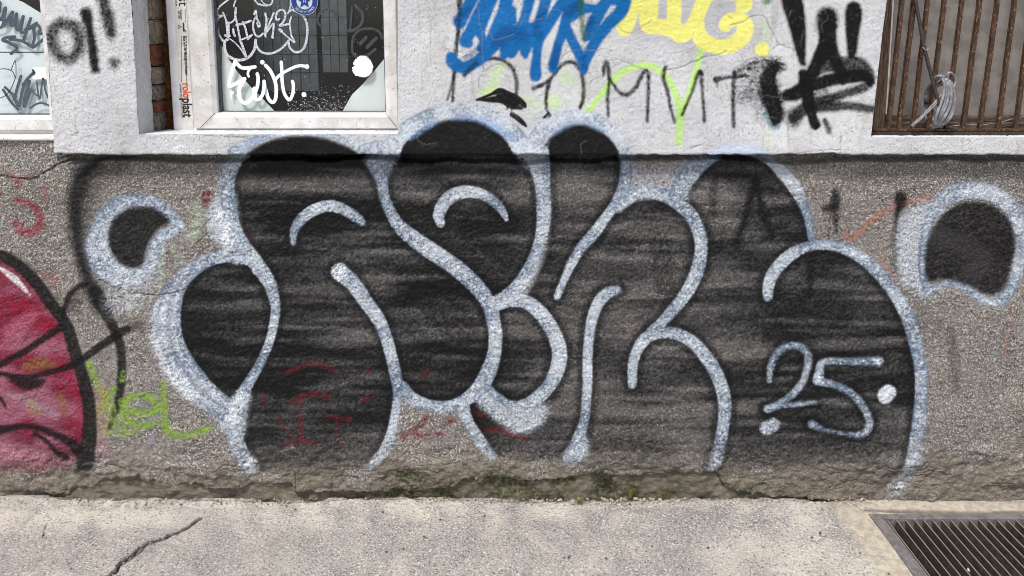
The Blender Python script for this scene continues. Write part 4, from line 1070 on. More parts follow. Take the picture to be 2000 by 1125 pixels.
ewt = [b_([(760, 265), (690, 275), (600, 285), (520, 270), (450, 200), (430, 160)], 7), b_([(430, 165), (390, 280), (335, 480), (325, 590), (430, 550), (585, 465)], 7.5), b_([(730, 260), (660, 320), (640, 390), (655, 425)], 5), b_([(585, 470), (520, 580), (490, 700), (520, 820), (590, 875), (680, 830), (740, 740), (750, 630)], 7.5),
       b_([(800, 385), (815, 460), (800, 600), (760, 720), (770, 800), (830, 815), (890, 730), (915, 600), (915, 510)], 7), b_([(915, 520), (940, 640), (990, 800), (1060, 865), (1110, 800), (1120, 620), (1090, 480), (1020, 330), (940, 240)], 7), b_([(1105, 510), (1130, 450), (1230, 370), (1400, 280), (1520, 245), (1640, 258)], 6), b_([(1640, 258), (1641, 260)], 9),
       b_([(1205, 185), (1215, 330), (1220, 500), (1250, 690), (1310, 800), (1350, 820), (1400, 720), (1410, 580), (1395, 510)], 6.5), b_([(885, 185), (887, 187)], 9), b_([(1588, 730), (1590, 735)], 9.5), b_([(345, 600), (355, 690), (365, 800)], 2.4), b_([(375, 700), (376, 706)], 7)]
ribbon('marker_tag', ewt, M_wpaint, win, None, 'bold white letters EWT with a dot low on the glass')
rbl = np.random.default_rng(17)
kk = np.linspace(0, 2 * math.pi, 90)[:-1]
rb_ = 20.5 + 0.9 * np.sin(3 * kk) + rbl.normal(0, .7, len(kk)) - 4.5 * np.exp(-((kk - 3.25) / .12) ** 2)
mesh('paint_blob', [(back(708 + r * math.cos(a), 130.5 + r * 1.03 * math.sin(a), YG - .006)[0], YG - .006, back(708 + r * math.cos(a), 130.5 + r * 1.03 * math.sin(a), YG - .006)[1]) for r, a in zip(rb_, kk)], [tuple(range(len(kk)))], M_wpaint, win, smooth=False)['label'] = 'round white paint blob on the right of the glass'
c_ = lambda pts, w_: [(560 + x / 7.5, y / 7.5, w_) for x, y in pts]
ribbon('reflected_loops', [c_([(1000, 80), (1100, 180), (1110, 300), (1050, 400), (950, 450), (890, 450)], 6), c_([(960, 100), (940, 300), (930, 430)], 4), c_([(1300, 720), (1180, 810), (1050, 830), (970, 780), (960, 620), (1000, 500), (1100, 430), (1250, 420), (1360, 470), (1400, 560)], 5), c_([(1160, 550), (1080, 640)], 7), c_([(1310, 560), (1180, 690)], 7),
       c_([(500, 380), (450, 300), (500, 180), (620, 140), (720, 200), (740, 300)], 5)], M_dull, win, YG - 0.0001, 'dull grey loops painted on the glass as a reflection')  # reflected graffiti rings, painted onto the pane as grey strokes
rs = np.random.default_rng(21)
V3, Fc = [], []
for k in range(420):
    u, v = rs.uniform(560, 690) , 219 - abs(rs.normal(0, 22))
    if k > 330: u, v = rs.uniform(425, 750), rs.uniform(10, 215)
    s = rs.uniform(.5, 1.1)
    y = YG - 0.0003 - 0.00001 * (k % 50)
    for du, dv in ((-s, 0), (0, -s), (s, 0), (0, s)):
        x, z = back(u + du, v + dv, y)
        V3.append((x, y, z))
    Fc.append((4 * k, 4 * k + 1, 4 * k + 2, 4 * k + 3))
tag(mesh('paint_overspray', V3, Fc, M_chrome, win, smooth=False), kind='stuff')
for mj in ([(391, 249.5, .9), (420.5, 220.5, .9)], [(776, 249.5, .9), (752.5, 220.5, .9)]): ribbon('mitre_joint', [mj], M_gask, win, YW - .0121)
# films stuck inside
def film(name, pts, y, m, parent, label):
    S = np.array(pts, float)
    V3 = [(back(u, v, y)[0], y, back(u, v, y)[1]) for u, v in pts] + [(back(u, v, y + .001)[0], y + .001, back(u, v, y)[1]) for u, v in pts]
    n = len(pts)
    Fc = [tuple(range(n - 1, -1, -1)), tuple(range(n, 2 * n))] + [(i, (i + 1) % n, n + (i + 1) % n, n + i) for i in range(n)]
    o = mesh(name, V3, Fc, m, parent, smooth=False)
    o['label'] = label
    return o
YB = YW + 0.030
film('window_film', [(433, 88), (443, 108), (462, 138), (490, 170), (520, 200), (545, 226), (436, 226), (434, 180)], YB, M_film, win, 'pale paper triangle behind the lower left of the glass')
film('window_film', [(756, 108), (730, 140), (705, 168), (688, 184), (672, 212), (664, 226), (756, 226)], YB, M_film, win, 'pale paper triangle behind the lower right of the glass')
film('tape_strip', [(427, 85), (432, 90), (434, 175), (429, 175)], YB - .0015, M_tape, win, 'yellowed tape strip along the left of the glass')
film('window_film', [(-900, -40), (20, -6), (45, 4), (84, 28), (160, 74), (160, 101), (-900, 101)], YB, M_film2, win2, 'upper milky film of the left window with grey lettering')
film('window_film', [(-900, 103), (160, 103), (160, 230), (-900, 230)], YB, M_film2, win2, 'lower milky film of the left window')
film('paper_label', [(63.5, 131), (92, 131), (110, 131), (110, 155), (63.5, 155)], YG - 0.003, M_white, win2, 'blank white paper label on the left window')
k_ = lambda pts, w_: [(x / 4.166, y / 4.166, w_) for x, y in pts]
ribbon('marker_tag', [k_([(-60, 60), (0, 20), (-10, 130), (10, 160), (45, 60), (30, 180), (20, 210)], 6), k_([(-60, 240), (20, 215), (80, 130), (105, 95), (85, 190), (100, 210), (135, 110), (130, 220), (155, 240), (190, 130), (170, 250), (185, 265)], 6), k_([(250, 150), (190, 330)], 6), k_([(200, 245), (300, 185)], 5), k_([(240, 235), (270, 230), (280, 310), (265, 385), (360, 315)], 6),
       k_([(270, 230), (300, 200), (325, 230), (320, 275), (375, 262)], 5.5), k_([(265, 385), (180, 335), (80, 320)], 6), k_([(120, 300), (60, 305), (20, 325), (70, 345), (130, 380), (135, 405), (90, 435)], 6.5)], M_gmark, win2, None, 'thick grey marker lettering on the upper left window')
ribbon('marker_tag', [k_([(25, 730), (90, 830), (150, 890)], 5), k_([(40, 710), (130, 790)], 5), k_([(170, 620), (140, 720), (115, 810)], 6), k_([(110, 790), (155, 860), (180, 740), (200, 690)], 6), k_([(275, 590), (225, 640), (185, 700), (240, 660), (200, 800), (195, 870), (225, 800), (245, 745)], 6), k_([(225, 710), (305, 780)], 3), k_([(300, 670), (310, 760), (325, 800), (350, 640), (370, 740), (395, 800)], 3.6), k_([(245, 880), (300, 845), (350, 840), (410, 865)], 4)], M_gmark, win2, None, 'grey marker scrawl on the lower left window')
ribbon('marker_tag', [k_([(90, 570), (125, 495), (128, 630), (100, 580), (40, 560), (-20, 565)], 1.6), k_([(128, 626), (90, 720), (40, 780), (-20, 805)], 1.6)], M_bmark, win2, None, 'thin black pen loop on the lower left window')
ribbon('pen_mark', [k_([(268, 570), (275, 600)], 3.5)], M_bmark, win2)
ribbon('pen_mark', [k_([(345, 640), (352, 641)], 2.6)], M_bmark, win2)

# ---- text
def text_geo(s, size, bold=0.0):
    cu = bpy.data.curves.new('tmp', 'FONT')
    cu.body = s
    cu.size = size
    cu.offset = bold
    cu.align_x = 'LEFT'
    ob = bpy.data.objects.new('tmp', cu)
    COL.objects.link(ob)
    dg = bpy.context.evaluated_depsgraph_get()
    dg.update()
    me = bpy.data.meshes.new_from_object(ob.evaluated_get(dg))
    vs_ = [v.co.copy() for v in me.vertices]
    fs = [tuple(p.vertices) for p in me.polygons]
    bpy.data.objects.remove(ob)
    bpy.data.curves.remove(cu)
    bpy.data.meshes.remove(me)
    return vs_, fs
PXW = (D + YW) / CT / F * 0.99                       # metres per photograph pixel on the window
def text_down(name, s, u, v, length_px, parent, m, y, label=None, hscale=1.0):
    vs_, fs = text_geo(s, 1.0, 0.022 if hscale >= 1.1 else 0.0)
    wdt = max(p.x for p in vs_)
    k = length_px * PXW / wdt
    x0, z0 = back(u, v, y)
    o = mesh(name, [(x0 + p.y * k * hscale, y, z0 - p.x * k) for p in vs_], fs, m, parent, smooth=False)
    if label: o['label'] = label
    return o
yt = YW - 0.0016
xa, xb = X_(347), X_(371)
box('printed_tape', xa, xb, YW - .0008, YW + .001, Zv(255), 2.38, M_tapep, win)['label'] = 'protective tape with orange and black print on the window frame'
YT = YW - .0014
text_down('printed_text', 'rolo', 356, 162, 29, win, M_orange, YT, 'orange printed letters on the frame tape', 1.3)
text_down('printed_text', 'plast', 356, 191.5, 38, win, M_ink, YT, 'bold black printed letters on the frame tape', 1.3)
text_down('printed_text', 'GERMAN TECHNOLOGY SYSTEM', 350.5, 163, 68, win, M_ink, YT, None, 1.0)
text_down('printed_text', 'rolo', 346.5, -66, 29, win, M_orange, YT, None, 1.15)
text_down('printed_text', 'plast', 346.5, -36.5, 47, win, M_ink, YT, None, 1.05)
text_down('printed_text', 'SYSTEM', 341, -8, 19, win, M_ink, YT, None, 1.0)
text_down('printed_text', 'Produced in', 351.5, 19, 19, win, M_ink, YT, None, 1.2)
text_down('printed_text', 'EU 1250', 347.5, 22, 14, win, M_ink, YT, None, 1.2)
text_down('printed_text', 'Bitte nach der Montage des Fensters', 357.5, 70, 76, win, M_ink, YT, None, 1.5)
for u, v0, v1, n in ((354.5, 70, 160, 20), (364, 70, 160, 22), (361.5, 18, 40, 5), (366, 185, 214, 7)):     # unreadable small print
    bm = bmesh.new()
    rr = random.Random(int(u))
    v = v0
    while v < v1:
        l = rr.uniform(2, 5)
        x, z = back(u, v, YT)
        add_box(bm, x - .0007, x + .0007, YT - .0002, YT + .0002, z - l * PXW, z)
        v += l + 1.3
    bm_obj('printed_text', bm, M_ink, win)
def tri_ring(u, v, s, name):
    bm = bmesh.new()
    P = [(u + s * math.cos(a), v + s * math.sin(a)) for a in (0, 2.094, 4.189)]
    for k in range(3):
        (ua, va), (ub, vb) = P[k], P[(k + 1) % 3]
        l = [bm.verts.new((back(x, y, YT)[0], YT - .0003 * k, back(x, y, YT)[1])) for x, y in ((ua, va), (ub, vb), (ub * .7 + u * .3, vb * .7 + v * .3), (ua * .7 + u * .3, va * .7 + v * .3))]
        bm.faces.new(l)
    bm_obj(name, bm, M_ink, win)
tri_ring(350, 52, 5, 'printed_mark')
film('printed_mark', [(357, 44), (359, 44), (359, 56), (364, 61), (357, 61)], YT - .0012, M_ink, win, 'small black corner mark printed on the tape')
# round sticker
def disc(name, u, v, r, y, m, parent, r0=0.0, n=48):
    x, z = back(u, v, y)
    V3 = [(x + math.cos(6.28319 * k / n) * r * PXW, y, z + math.sin(6.28319 * k / n) * r * PXW) for k in range(n)]
    if r0:
        V3 += [(x + math.cos(6.28319 * k / n) * r0 * PXW, y, z + math.sin(6.28319 * k / n) * r0 * PXW) for k in range(n)]
        Fc = [(k, (k + 1) % n, n + (k + 1) % n, n + k) for k in range(n)]
    else: Fc = [tuple(range(n))]
    return mesh(name, V3, Fc, m, parent, smooth=False)
su, sv = 594.5, 2.5
YS = YG - 0.006
st = disc('sticker', su, sv, 26.5, YS, M_pale, win)
st['label'] = 'round blue security sticker with a star on the glass'
disc('sticker_print', su, sv, 25.6, YS - .0004, M_blue, win, 15.5)
sx_, sz_ = back(su, sv, YS - .0008)
V3 = []
for k in range(10):
    a = math.pi / 2 + k * math.pi / 5
    r = (15 if k % 2 == 0 else 6.6) * PXW
    V3.append((sx_ + r * math.cos(a), YS - .0008, sz_ + r * math.sin(a)))
mesh('sticker_star', V3, [tuple(range(10))], M_blue, win, smooth=False)
def arc_text(s, r_px, a0, a1, flip, m, name):
    V3, Fc = [], []
    n = len(s)
    for i, ch in enumerate(s):
        if ch == ' ': continue
        vs_, fs = text_geo(ch, 6.6 * PXW)
        wd = max(p.x for p in vs_)
        a = rad(a0 + (a1 - a0) * i / (n - 1))
        b0 = len(V3)
        rot = a + math.pi / 2 if flip else a - math.pi / 2
        for p in vs_:
            lx, lz = p.x - wd / 2, p.y - 2.2 * PXW
            V3.append((sx_ + r_px * PXW * math.cos(a) + lx * math.cos(rot) - lz * math.sin(rot), YS - .0012, sz_ + r_px * PXW * math.sin(a) + lx * math.sin(rot) + lz * math.cos(rot)))
        Fc += [tuple(b0 + q for q in f) for f in fs]
    return mesh(name, V3, Fc, m, win, smooth=False)
arc_text('SECURITY HIKOS', 20.5, 216, 326, True, M_pale, 'sticker_text')
vs_, fs = text_geo('H', 8 * PXW)
mesh('sticker_text', [(sx_ + p.x - 2.6 * PXW, YS - .0012, sz_ + p.y - 2.6 * PXW) for p in vs_], fs, M_pale, win, smooth=False)

# ---- exposed bricks and foam in the gap left of the frame
def lump(name, u0, u1, v0, v1, yc, dy, m, jit, parent, sub=3):
    x0, x1 = back(u0, v0, yc)[0], back(u1, v0, yc)[0]
    z0, z1 = bz_(v1, yc), bz_(v0, yc)
    return box(name, x0, x1, yc - dy, yc + dy, z0, z1, m, parent, 0.006, jit, sub)
gap = [(286, 316, -90, -42, 1), (286, 316, -40, -3, 1), (287, 317, 0, 37, 1), (288, 319, 39, 84, 1), (289, 319, 86, 127, 0), (293, 323, 130, 162, 1), (296, 324, 164, 193, 2), (296, 325, 195, 216, 0), (298, 326, 217, 252, 2)]
for u0, u1, v0, v1, mi_ in gap:
    lump('brick', u0 - 6, u1 - 4, v0, v1, 0.105, 0.05, M_brick[mi_], 0.0016, building)
bm = bmesh.new()
rr = random.Random(3)
for k in range(70):
    v = -60 + k * 4.6
    t = (v + 60) / 320
    x, z = back(318 + 14 * t + rr.uniform(-6, 6), v, 0.125)
    r = bmesh.ops.create_icosphere(bm, subdivisions=2, radius=rr.uniform(.011, .019))
    for q_ in r['verts']: q_.co = Vector((q_.co.x * .9, q_.co.y * .8, q_.co.z * 1.3)) * rr.uniform(.85, 1.1) + Vector((x, 0.128 + rr.uniform(-.008, .008), z))
bm_obj('foam_filler', bm, M_foam, building, True)['label'] = 'rust brown crumbling foam between bricks and window frame'
bm = bmesh.new()
for k in range(26):
    u, v = rr.uniform(262, 350), 0
    x, _ = back(u, 250, 0.05)
    y = rr.uniform(0.02, 0.075)
    z = z_sill + (z_f0 - z_sill) * (y - YF) / (YW - YF)
    add_box(bm, x - .004, x + .004, y - .004, y + .004, z - .002, z + rr.uniform(.004, .012), 0, .0014)
tag(bm_obj('rubble', bm, M_brick[2], building), kind='stuff')
box('wall_core', xw0 - .25, X_(331) - .03, 0.14, 0.20, z_sill - .1, Z_HEAD, M_brick[2], building)
box('wall_core', xw0 - .25, xw0 - .004, 0.053, 0.14, z_sill - .1, 1.05 + .2, M_brick[2], building)

# ---- barred opening at right
gr = empty('window_grille'); gr.parent = building
gr['label'] = 'rusty upright bars over a boarded opening at upper right'
YBAR = 0.03
tops = [1739, 1762, 1785, 1812, 1845, 1879, 1913, 1948, 1981, 2016, 2050]
bots = [1715, 1734, 1755, 1782, 1812, 1847, 1880, 1913, 1948, 1983, 2017]
rb = random.Random(8)
for k, (ut, ub) in enumerate(zip(tops[1:], bots[1:])):
    (xa, za), (xb, zb) = back(ub, 252, YBAR), back(ut, 0, YBAR)
    pts = []
    for i in range(15):
        t = i / 14 * 2.6
        pts.append((xa + (xb - xa) * min(t, 1.0 + (t - 1) * .25) + rb.gauss(0, .0005), YBAR + rb.gauss(0, .0005), za + (zb - za) * t))
    tube('bar', pts, 0.0086 + rb.uniform(-.0008, .0008), M_rust, gr, 4, True, 0.0)
for k in range(6):
    (xa, za) = back(2051, 252, YBAR)
    xq = xa + k * .056
    tube('bar', [(xq, YBAR, za), (xq, YBAR, 2.4)], 0.0098, M_rust, gr, 4, True)
xa_ = bx_(1700, YBAR, 255)
box('rail', xr - .008, xrr, YBAR - .012, YBAR + .012, bz_(255, YBAR), bz_(251, YBAR), M_rust, gr, .001)
box('rail', xr - .008, xrr, YBAR - .020, YBAR + .016, bz_(267.5, YBAR), bz_(256, YBAR), M_iron, gr, .001)
brd = empty('window_boarding'); brd.parent = building
brd['label'] = 'grey cement board in a weathered wooden frame behind the bars'
def lean(name, ua0, ua1, ub0, ub1, va, vb, y0, y1, m, parent):   # upright leaning with the old frame
    bm = bmesh.new()
    P = []
    for (u, v) in ((ub0, vb), (ub1, vb), (ua1, va), (ua0, va)):
        P.append(back(u, v, y0))
    k = (2.44 - P[0][1]) / (P[3][1] - P[0][1])
    for a, b in ((0, 3), (1, 2)):
        P[b] = (P[a][0] + (P[b][0] - P[a][0]) * min(k, 1.6), 2.44)
    f = [bm.verts.new((x, y0, z)) for x, z in P]
    g = [bm.verts.new((x, y1, z)) for x, z in P]
    bm.faces.new(f); bm.faces.new(g[::-1])
    for i in range(4): bm.faces.new((f[i], f[(i + 1) % 4], g[(i + 1) % 4], g[i]))
    bmesh.ops.bevel(bm, geom=bm.edges[:], offset=.0025, segments=2, affect='EDGES')
    return bm_obj(name, bm, m, parent)
lean('frame_post', 1722, 1741, 1692, 1714, 0, 266, 0.055, 0.14, M_wood, brd)
lean('frame_post', 1740, 1749, 1713, 1727, 0, 256, 0.085, 0.14, M_wood, brd)
lean('frame_bead', 1742.5, 1744.5, 1731, 1733.5, 0, 224, 0.08, 0.10, M_pvcd, brd)
box('frame_rail', X_(1712), xrr, 0.10, 0.15, bz_(262, .10), bz_(240, .10), M_woodh, brd, .003)
box('frame_rail', X_(1712), xrr, 0.125, 0.16, bz_(239, .125), bz_(226, .125), M_woodh, brd, .003)
box('board', X_(1690), xrr + .02, 0.15, 0.17, bz_(262, .15), 2.46, M_board, brd)
wire = [(back(u, v, .085)[0], .085, back(u, v, .085)[1]) for u, v in ((1855, 247), (1890, 243), (1920, 244), (1950, 240), (1975, 233), (2010, 226), (2060, 220))]
tag(tube('wire', wire, .0016, M_cable, None, 6), 'thin grey wire lying along the wooden rail behind the bars', 'wire')
# ---- cable coil and hanging lead
coil = tag(empty('cable_coil', (back(1845, 250, 0.0)[0], 0.0, bz_(252, 0.0))), 'wound grey cable coil hanging on the rusty bars', 'cable')
cl = Vector(coil.location)
r9 = random.Random(12)
zoomc = lambda pts: [(1760 + x / 5.92, 80 + y / 5.92) for x, y in pts]
fronts = [[(480, 420), (520, 520), (500, 700), (440, 860), (380, 990)], [(500, 430), (545, 560), (530, 720), (470, 860), (400, 985)], [(540, 465), (580, 580), (565, 750), (500, 880), (425, 980)], [(560, 465), (605, 590), (592, 760), (530, 890), (450, 975)], [(575, 480), (618, 620), (610, 780), (560, 900), (480, 965)], [(470, 425), (500, 520), (480, 660), (430, 800), (375, 960)], [(520, 500), (550, 640), (535, 800), (470, 920), (410, 975)]]
for k, fr_ in enumerate(fronts):
    fp = zoomc(fr_)
    y0 = -0.012 - 0.003 * (k % 3)
    pts = [(u, v, y0 - .006 * math.sin(math.pi * i / 4)) for i, (u, v) in enumerate(fp)]
    ub, vb = fp[-1]
    ut, vt = fp[0]
    off = (k - 3) * 1.6
    pts += [(ub - 9, vb + 1, .02), (ub - 16, vb - 20, .05), (1812 + off, 205, .06), (1814 + off, 178, .058), (ut - 14, vt + 2, .05), (ut - 6, vt - 3, .02)]
    S = spline([(u, v) for u, v, y in pts], 3, True)
    Yv = spline([(i * 10, y * 1000) for i, (u, v, y) in enumerate(pts)] + [(len(pts) * 10, pts[0][2] * 1000)], .5)
    yy = np.interp(np.linspace(0, len(pts) * 10, len(S)), Yv[:, 0], Yv[:, 1]) / 1000
    P3 = [Vector((back(u, v, y)[0], y, back(u, v, y)[1])) - cl for (u, v), y in zip(S, yy)]
    P3.append(P3[0])
    tube('cable_loop', P3, 0.0047, M_cable, coil, 7)
def cable(name, pts, r, m, parent, n=7):
    S = spline([(p[0], p[1], p[2] * 1000) for p in pts], 3)
    off = cl if parent else Vector((0, 0, 0))
    return tube(name, [Vector((back(u, v, y / 1000)[0], y / 1000, back(u, v, y / 1000)[1])) - off for u, v, y in S], r, m, parent, n)
zc_ = lambda x, y, d: (1760 + x / 5.92, 80 + y / 5.92, d)
cable('cable_end', [zc_(470, 620, -.01), zc_(400, 700, -.02), zc_(250, 860, -.015), zc_(115, 980, 0.0)], .0036, M_cable, coil)
cable('cable_end', [zc_(455, 640, -.012), zc_(410, 715, -.02), zc_(260, 872, -.018), zc_(125, 990, -.003)], .0030, M_cable, coil)
cable('cable_loop', [zc_(545, 450, -.015), zc_(535, 390, -.018), zc_(570, 365, -.018), zc_(615, 410, -.016), zc_(628, 470, -.012), zc_(610, 540, -.012)], .0038, M_cable, coil)
cable('cable_wrap', [zc_(290, 720, .05), zc_(300, 640, .06), zc_(350, 540, .06)], .006, M_cabled, coil)
hang = cable('hanging_lead', [(1783, -60, .0), (1788, 0, .0), (1797, 50, -.004), (1805, 94, -.006), (1818, 145, -.01), (1830, 190, -.018), (1834, 207, -.02)], .0056, M_cabled, None)
tag(hang, 'dark brown lead running down in front of the bars to the coil', 'cable')
tube('cable_tie', [(back(u, v, -.012)[0], -.012, back(u, v, -.012)[1]) for u, v in ((1802, 92), (1806, 97), (1811, 99), (1813, 94))], .002, M_cable, hang, 6)

# ---- dark room behind the windows
rm = empty('room'); rm.parent = building
rm['label'] = 'dark room behind the window glass'
box('room_wall', -3.6, 0.6, 1.5, 1.6, 0.6, 2.9, M_dark, rm)
box('room_wall', -3.7, -3.6, 0.21, 1.5, 0.6, 2.9, M_dark, rm)
box('room_wall', 0.6, 0.7, 0.21, 1.5, 0.6, 2.9, M_dark, rm)
box('room_floor', -3.6, 0.6, 0.21, 1.5, 0.55, 0.6, M_dark, rm)
box('room_ceiling', -3.6, 0.6, 0.21, 1.5, 2.9, 2.95, M_dark, rm)
box('room_wall', xl + .01, xw0 - .01, 0.201, 0.208, 0.6, 2.9, M_dark, rm)
box('room_wall', xw1 + .005, 0.6, 0.201, 0.208, 0.6, 2.9, M_dark, rm)
box('room_wall', -3.6, 0.6, 0.16, 0.2, 0.6, z_sill - .03, M_dark, rm)
box('room_wall', -3.6, 0.6, 0.16, 0.2, Z_HEAD + .003, 2.9, M_dark, rm)
box('room_wall', X_(806) + .001, xw1 + .3, 0.09, 0.15, z_sill - .03, Z_HEAD - .002, M_dark, rm)
def tiled(label, u0, u1, v0, v1, nx_, nz_, y):  # added panel: its tile grid stands in for a reflection in the glass
    t = tag(empty('reflection_panel', (back((u0 + u1) / 2, v1, y)[0], y, bz_(v1, y))), label, 'panel')
    bl = Vector(t.location)
    x0, x1, z0, z1 = bx_(u0, y), bx_(u1, y), bz_(v1, y), bz_(v0, y)
    o = box('panel_back', x0 - bl.x, x1 - bl.x, .004, .02, 0, z1 - z0, M_dark, t)
    dx, dz = (x1 - x0) / nx_, (z1 - z0) / nz_
    bm = bmesh.new()
    add_box(bm, .0012, dx - .0012, -.003, .006, .0012, dz - .0012, .001)
    me = bpy.data.meshes.new('tile')
    bm.to_mesh(me); bm.free()
    me.materials.append(M_tile)
    for i in range(nx_):
        for j in range(nz_):
            c = bpy.data.objects.new('tile', me)
            COL.objects.link(c)
            c.parent = t
            c.location = (x0 - bl.x + i * dx, random.gauss(0, .0007), j * dz)
            c.rotation_euler = (random.gauss(0, .008), 0, random.gauss(0, .01))
tiled('wide grey tiled panel added behind the lettered glass as its reflection', 500, 622, -40, 178, 7, 6, 0.30)
tiled('narrow lighter tiled panel added behind the right of the glass as its reflection', 630, 681, -40, 142, 3, 5, 0.27)

# ------------------------------------------------------------------ ground
def ground_mat():
    m, nt, b = new_mat('worn_asphalt', 0.92)
    so = N(nt, 'Attribute', attribute_name='soil')
    sep = N(nt, 'SeparateColor')
    nt.links.new(so.outputs['Color'], sep.inputs[0])
    dust, dark, conc = sep.outputs[0], sep.outputs[1], sep.outputs[2]
    c = mixc(nt, ramp(nt, noise(nt, 5, 4, 0.6), 0.35, 0.65), L(156, 151, 147), L(134, 130, 128))
    c = mixc(nt, ramp(nt, noise(nt, 170, 3, 0.65), 0.53, 0.64), c, L(204, 199, 192))
    c = mixc(nt, ramp(nt, noise(nt, 210, 3, 0.65), 0.55, 0.65), c, L(62, 58, 60))
    c = mixc(nt, math_(nt, 'MULTIPLY', dust, ramp(nt, noise(nt, 150, 4, 0.75), 0.30, 0.66)), c, L(194, 187, 177))
    sp = N(nt, 'TexVoronoi')
    sp.inputs['Scale'].default_value = 120
    g = N(nt, 'NewGeometry')
    nt.links.new(g.outputs['Position'], sp.inputs['Vector'])
    wn = N(nt, 'SeparateColor')
    nt.links.new(sp.outputs['Color'], wn.inputs[0])
    spot = math_(nt, 'MULTIPLY', ramp(nt, sp.outputs['Distance'], 0.42, 0.25), math_(nt, 'GREATER_THAN', wn.outputs[0], 0.72))
    c = mixc(nt, math_(nt, 'MULTIPLY', spot, 0.75), c, L(66, 60, 58))
    c = mixc(nt, math_(nt, 'MULTIPLY', conc, 0.8), c, mixc(nt, ramp(nt, noise(nt, 40, 4, .6), .4, .6), L(184, 175, 158), L(160, 150, 134)))
    c = mixc(nt, dark, c, L(58, 52, 48))
    nt.links.new(c, b.inputs['Base Color'])
    b.inputs['Specular IOR Level'].default_value = 0.25
    bump(nt, b, noise(nt, 220, 4, 0.7), 0.8, 0.0015)
    return m
M_gnd = ground_mat()
gx0, gx1, gy0, gy1 = 1.192, 2.16, -0.62, -0.072         # pit frame
xs = lines_(-1.60, 1.62, 0.0028, -40, 40, (gx0, gx1), 0.08)
xs = np.unique(np.concatenate([lines_(-1.60, 1.62, 0.0028, -6.4, 6.4, (gx0, gx1), 0.08), [-60, -25, -12, 12, 25, 60]]))
ys = np.unique(np.concatenate([np.arange(-0.42, 0.012, 0.0026), [gy1], -0.42 - np.cumsum(0.03 * 1.22 ** np.arange(34))]))
ys = np.sort(np.append(ys[np.abs(ys - gy0) > .02], gy0))
ys = ys[ys > -60]
X, Y = np.meshgrid(xs, ys)
U, V = proj(X, Y, 0 * X)
V = np.where(Y < -1.5, 1199, np.minimum(V, 1199))
U = np.clip(np.where(Y < -1.5, 0, U), -140, 2140)
dense = ((X > -1.60) & (X < 1.62) & (Y > -0.42)).astype(float)
shp = X.shape
ev = (shp[0] + shp[0] % 2, shp[1] + shp[1] % 2)
cut = lambda a: a[:shp[0], :shp[1]]
g1, g2, g3 = cut(fnoise(1.1, 1.1, 31, ev)), cut(fnoise(5, 5, 32, ev)), cut(fnoise(40, 26, 33, ev))
GC = np.zeros((CH, CW), np.float32)
def gcrack(pts, wd):
    global CR
    keepc, CR = CR, GC
    crack(pts, wd, 4, len(pts))
    CR = keepc
gcrack([(392, 1008), (360, 1028), (318, 1046), (290, 1054), (262, 1078), (238, 1092), (226, 1108), (196, 1132), (160, 1160)], 5.5)
gcrack([(330, 1040), (296, 1056), (268, 1076), (236, 1097), (214, 1120), (170, 1160)], 3)
gcrack([(396, 1006), (360, 1030), (330, 1042)], 3.5)
gcrack([(85, 1045), (88, 1028), (90, 1020)], 1.5)
gcrack([(1668, 985), (1686, 993), (1706, 999), (1740, 1012)], 2)
DU = np.clip(sm(1 - np.abs(VV - 1000) / 50) * (0.55 + .25 * GB) + sm((UU - 1250) / 350) * sm((VV - 1035) / 40) * 0.9 + sm(1 - np.abs(UU - 60) / 300) * sm(1 - np.abs(VV - 1010) / 60) * .6 + 0.18 * GB + .14 * G3, 0, 1)
for p in ([(640, 1002, 14), (700, 1008, 16), (780, 1028, 14), (900, 1030, 12)], [(1060, 1030, 30), (1110, 1045, 34)], [(1240, 992, 8), (1300, 1000, 14), (1420, 1012, 22), (1530, 1014, 18)], [(1160, 1020, 30), (1300, 1030, 40), (1480, 1022, 26)], [(240, 1060, 40), (330, 1035, 26)]):
    l = stroke(p, 18)
    DU[l.sl] = np.clip(DU[l.sl] - .75 * l.a, 0, 1)
CO = poly([(1620, 985), (1690, 985), (1740, 1005), (1810, 1130), (1830, 1180), (1760, 1180), (1700, 1090), (1650, 1020)], 8, smooth=False).full() + poly([(1690, 976), (2150, 984), (2150, 1014), (1720, 1006)], 3, smooth=False).full()
DK = stroke([(1690, 993, 4), (1760, 996, 7), (1900, 999, 8), (2140, 1001, 8)], 2.5).full()
for p in ([(1245, 996, 6), (1290, 994, 8)], [(20, 992, 3), (110, 992, 3)], [(60, 985, 3), (160, 986, 3)]):
    l = stroke(p, 5)
    DK[l.sl] = np.maximum(DK[l.sl], l.a * .5)
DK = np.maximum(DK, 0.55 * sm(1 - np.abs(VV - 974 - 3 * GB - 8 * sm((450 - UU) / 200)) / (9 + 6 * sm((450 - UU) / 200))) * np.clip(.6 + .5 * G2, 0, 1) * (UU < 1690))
du, co, dk, gc = (samp(A, U, V, 0.0) for A in (DU, np.clip(CO, 0, 1), DK, GC))
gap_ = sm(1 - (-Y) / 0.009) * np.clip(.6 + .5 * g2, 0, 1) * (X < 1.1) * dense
fillet = sm(1 - (-Y) / 0.035) * sm((1.1 - X) / .2) * (0.35 + 0.65 * sm((-X - 0.75) / .3) + 0.25 * np.clip(g3, -1, 1))
Zg = dense * (0.00055 * g1 * (1 - .5 * co) + 0.0006 * g2) + 0.0022 * g3 * dense + 0.014 * np.clip(fillet, 0, 1) * (1 + .25 * g2 * dense) - 0.016 * gc * dense - 0.004 * dk * dense - .004 - 0.012 * gap_
Zg = np.where(np.hypot(np.maximum(0, np.abs(X) - 6), Y) > 5, -.004, Zg)
idx = np.arange(X.size).reshape(shp)
q = np.stack([idx[:-1, :-1], idx[:-1, 1:], idx[1:, 1:], idx[1:, :-1]], -1)
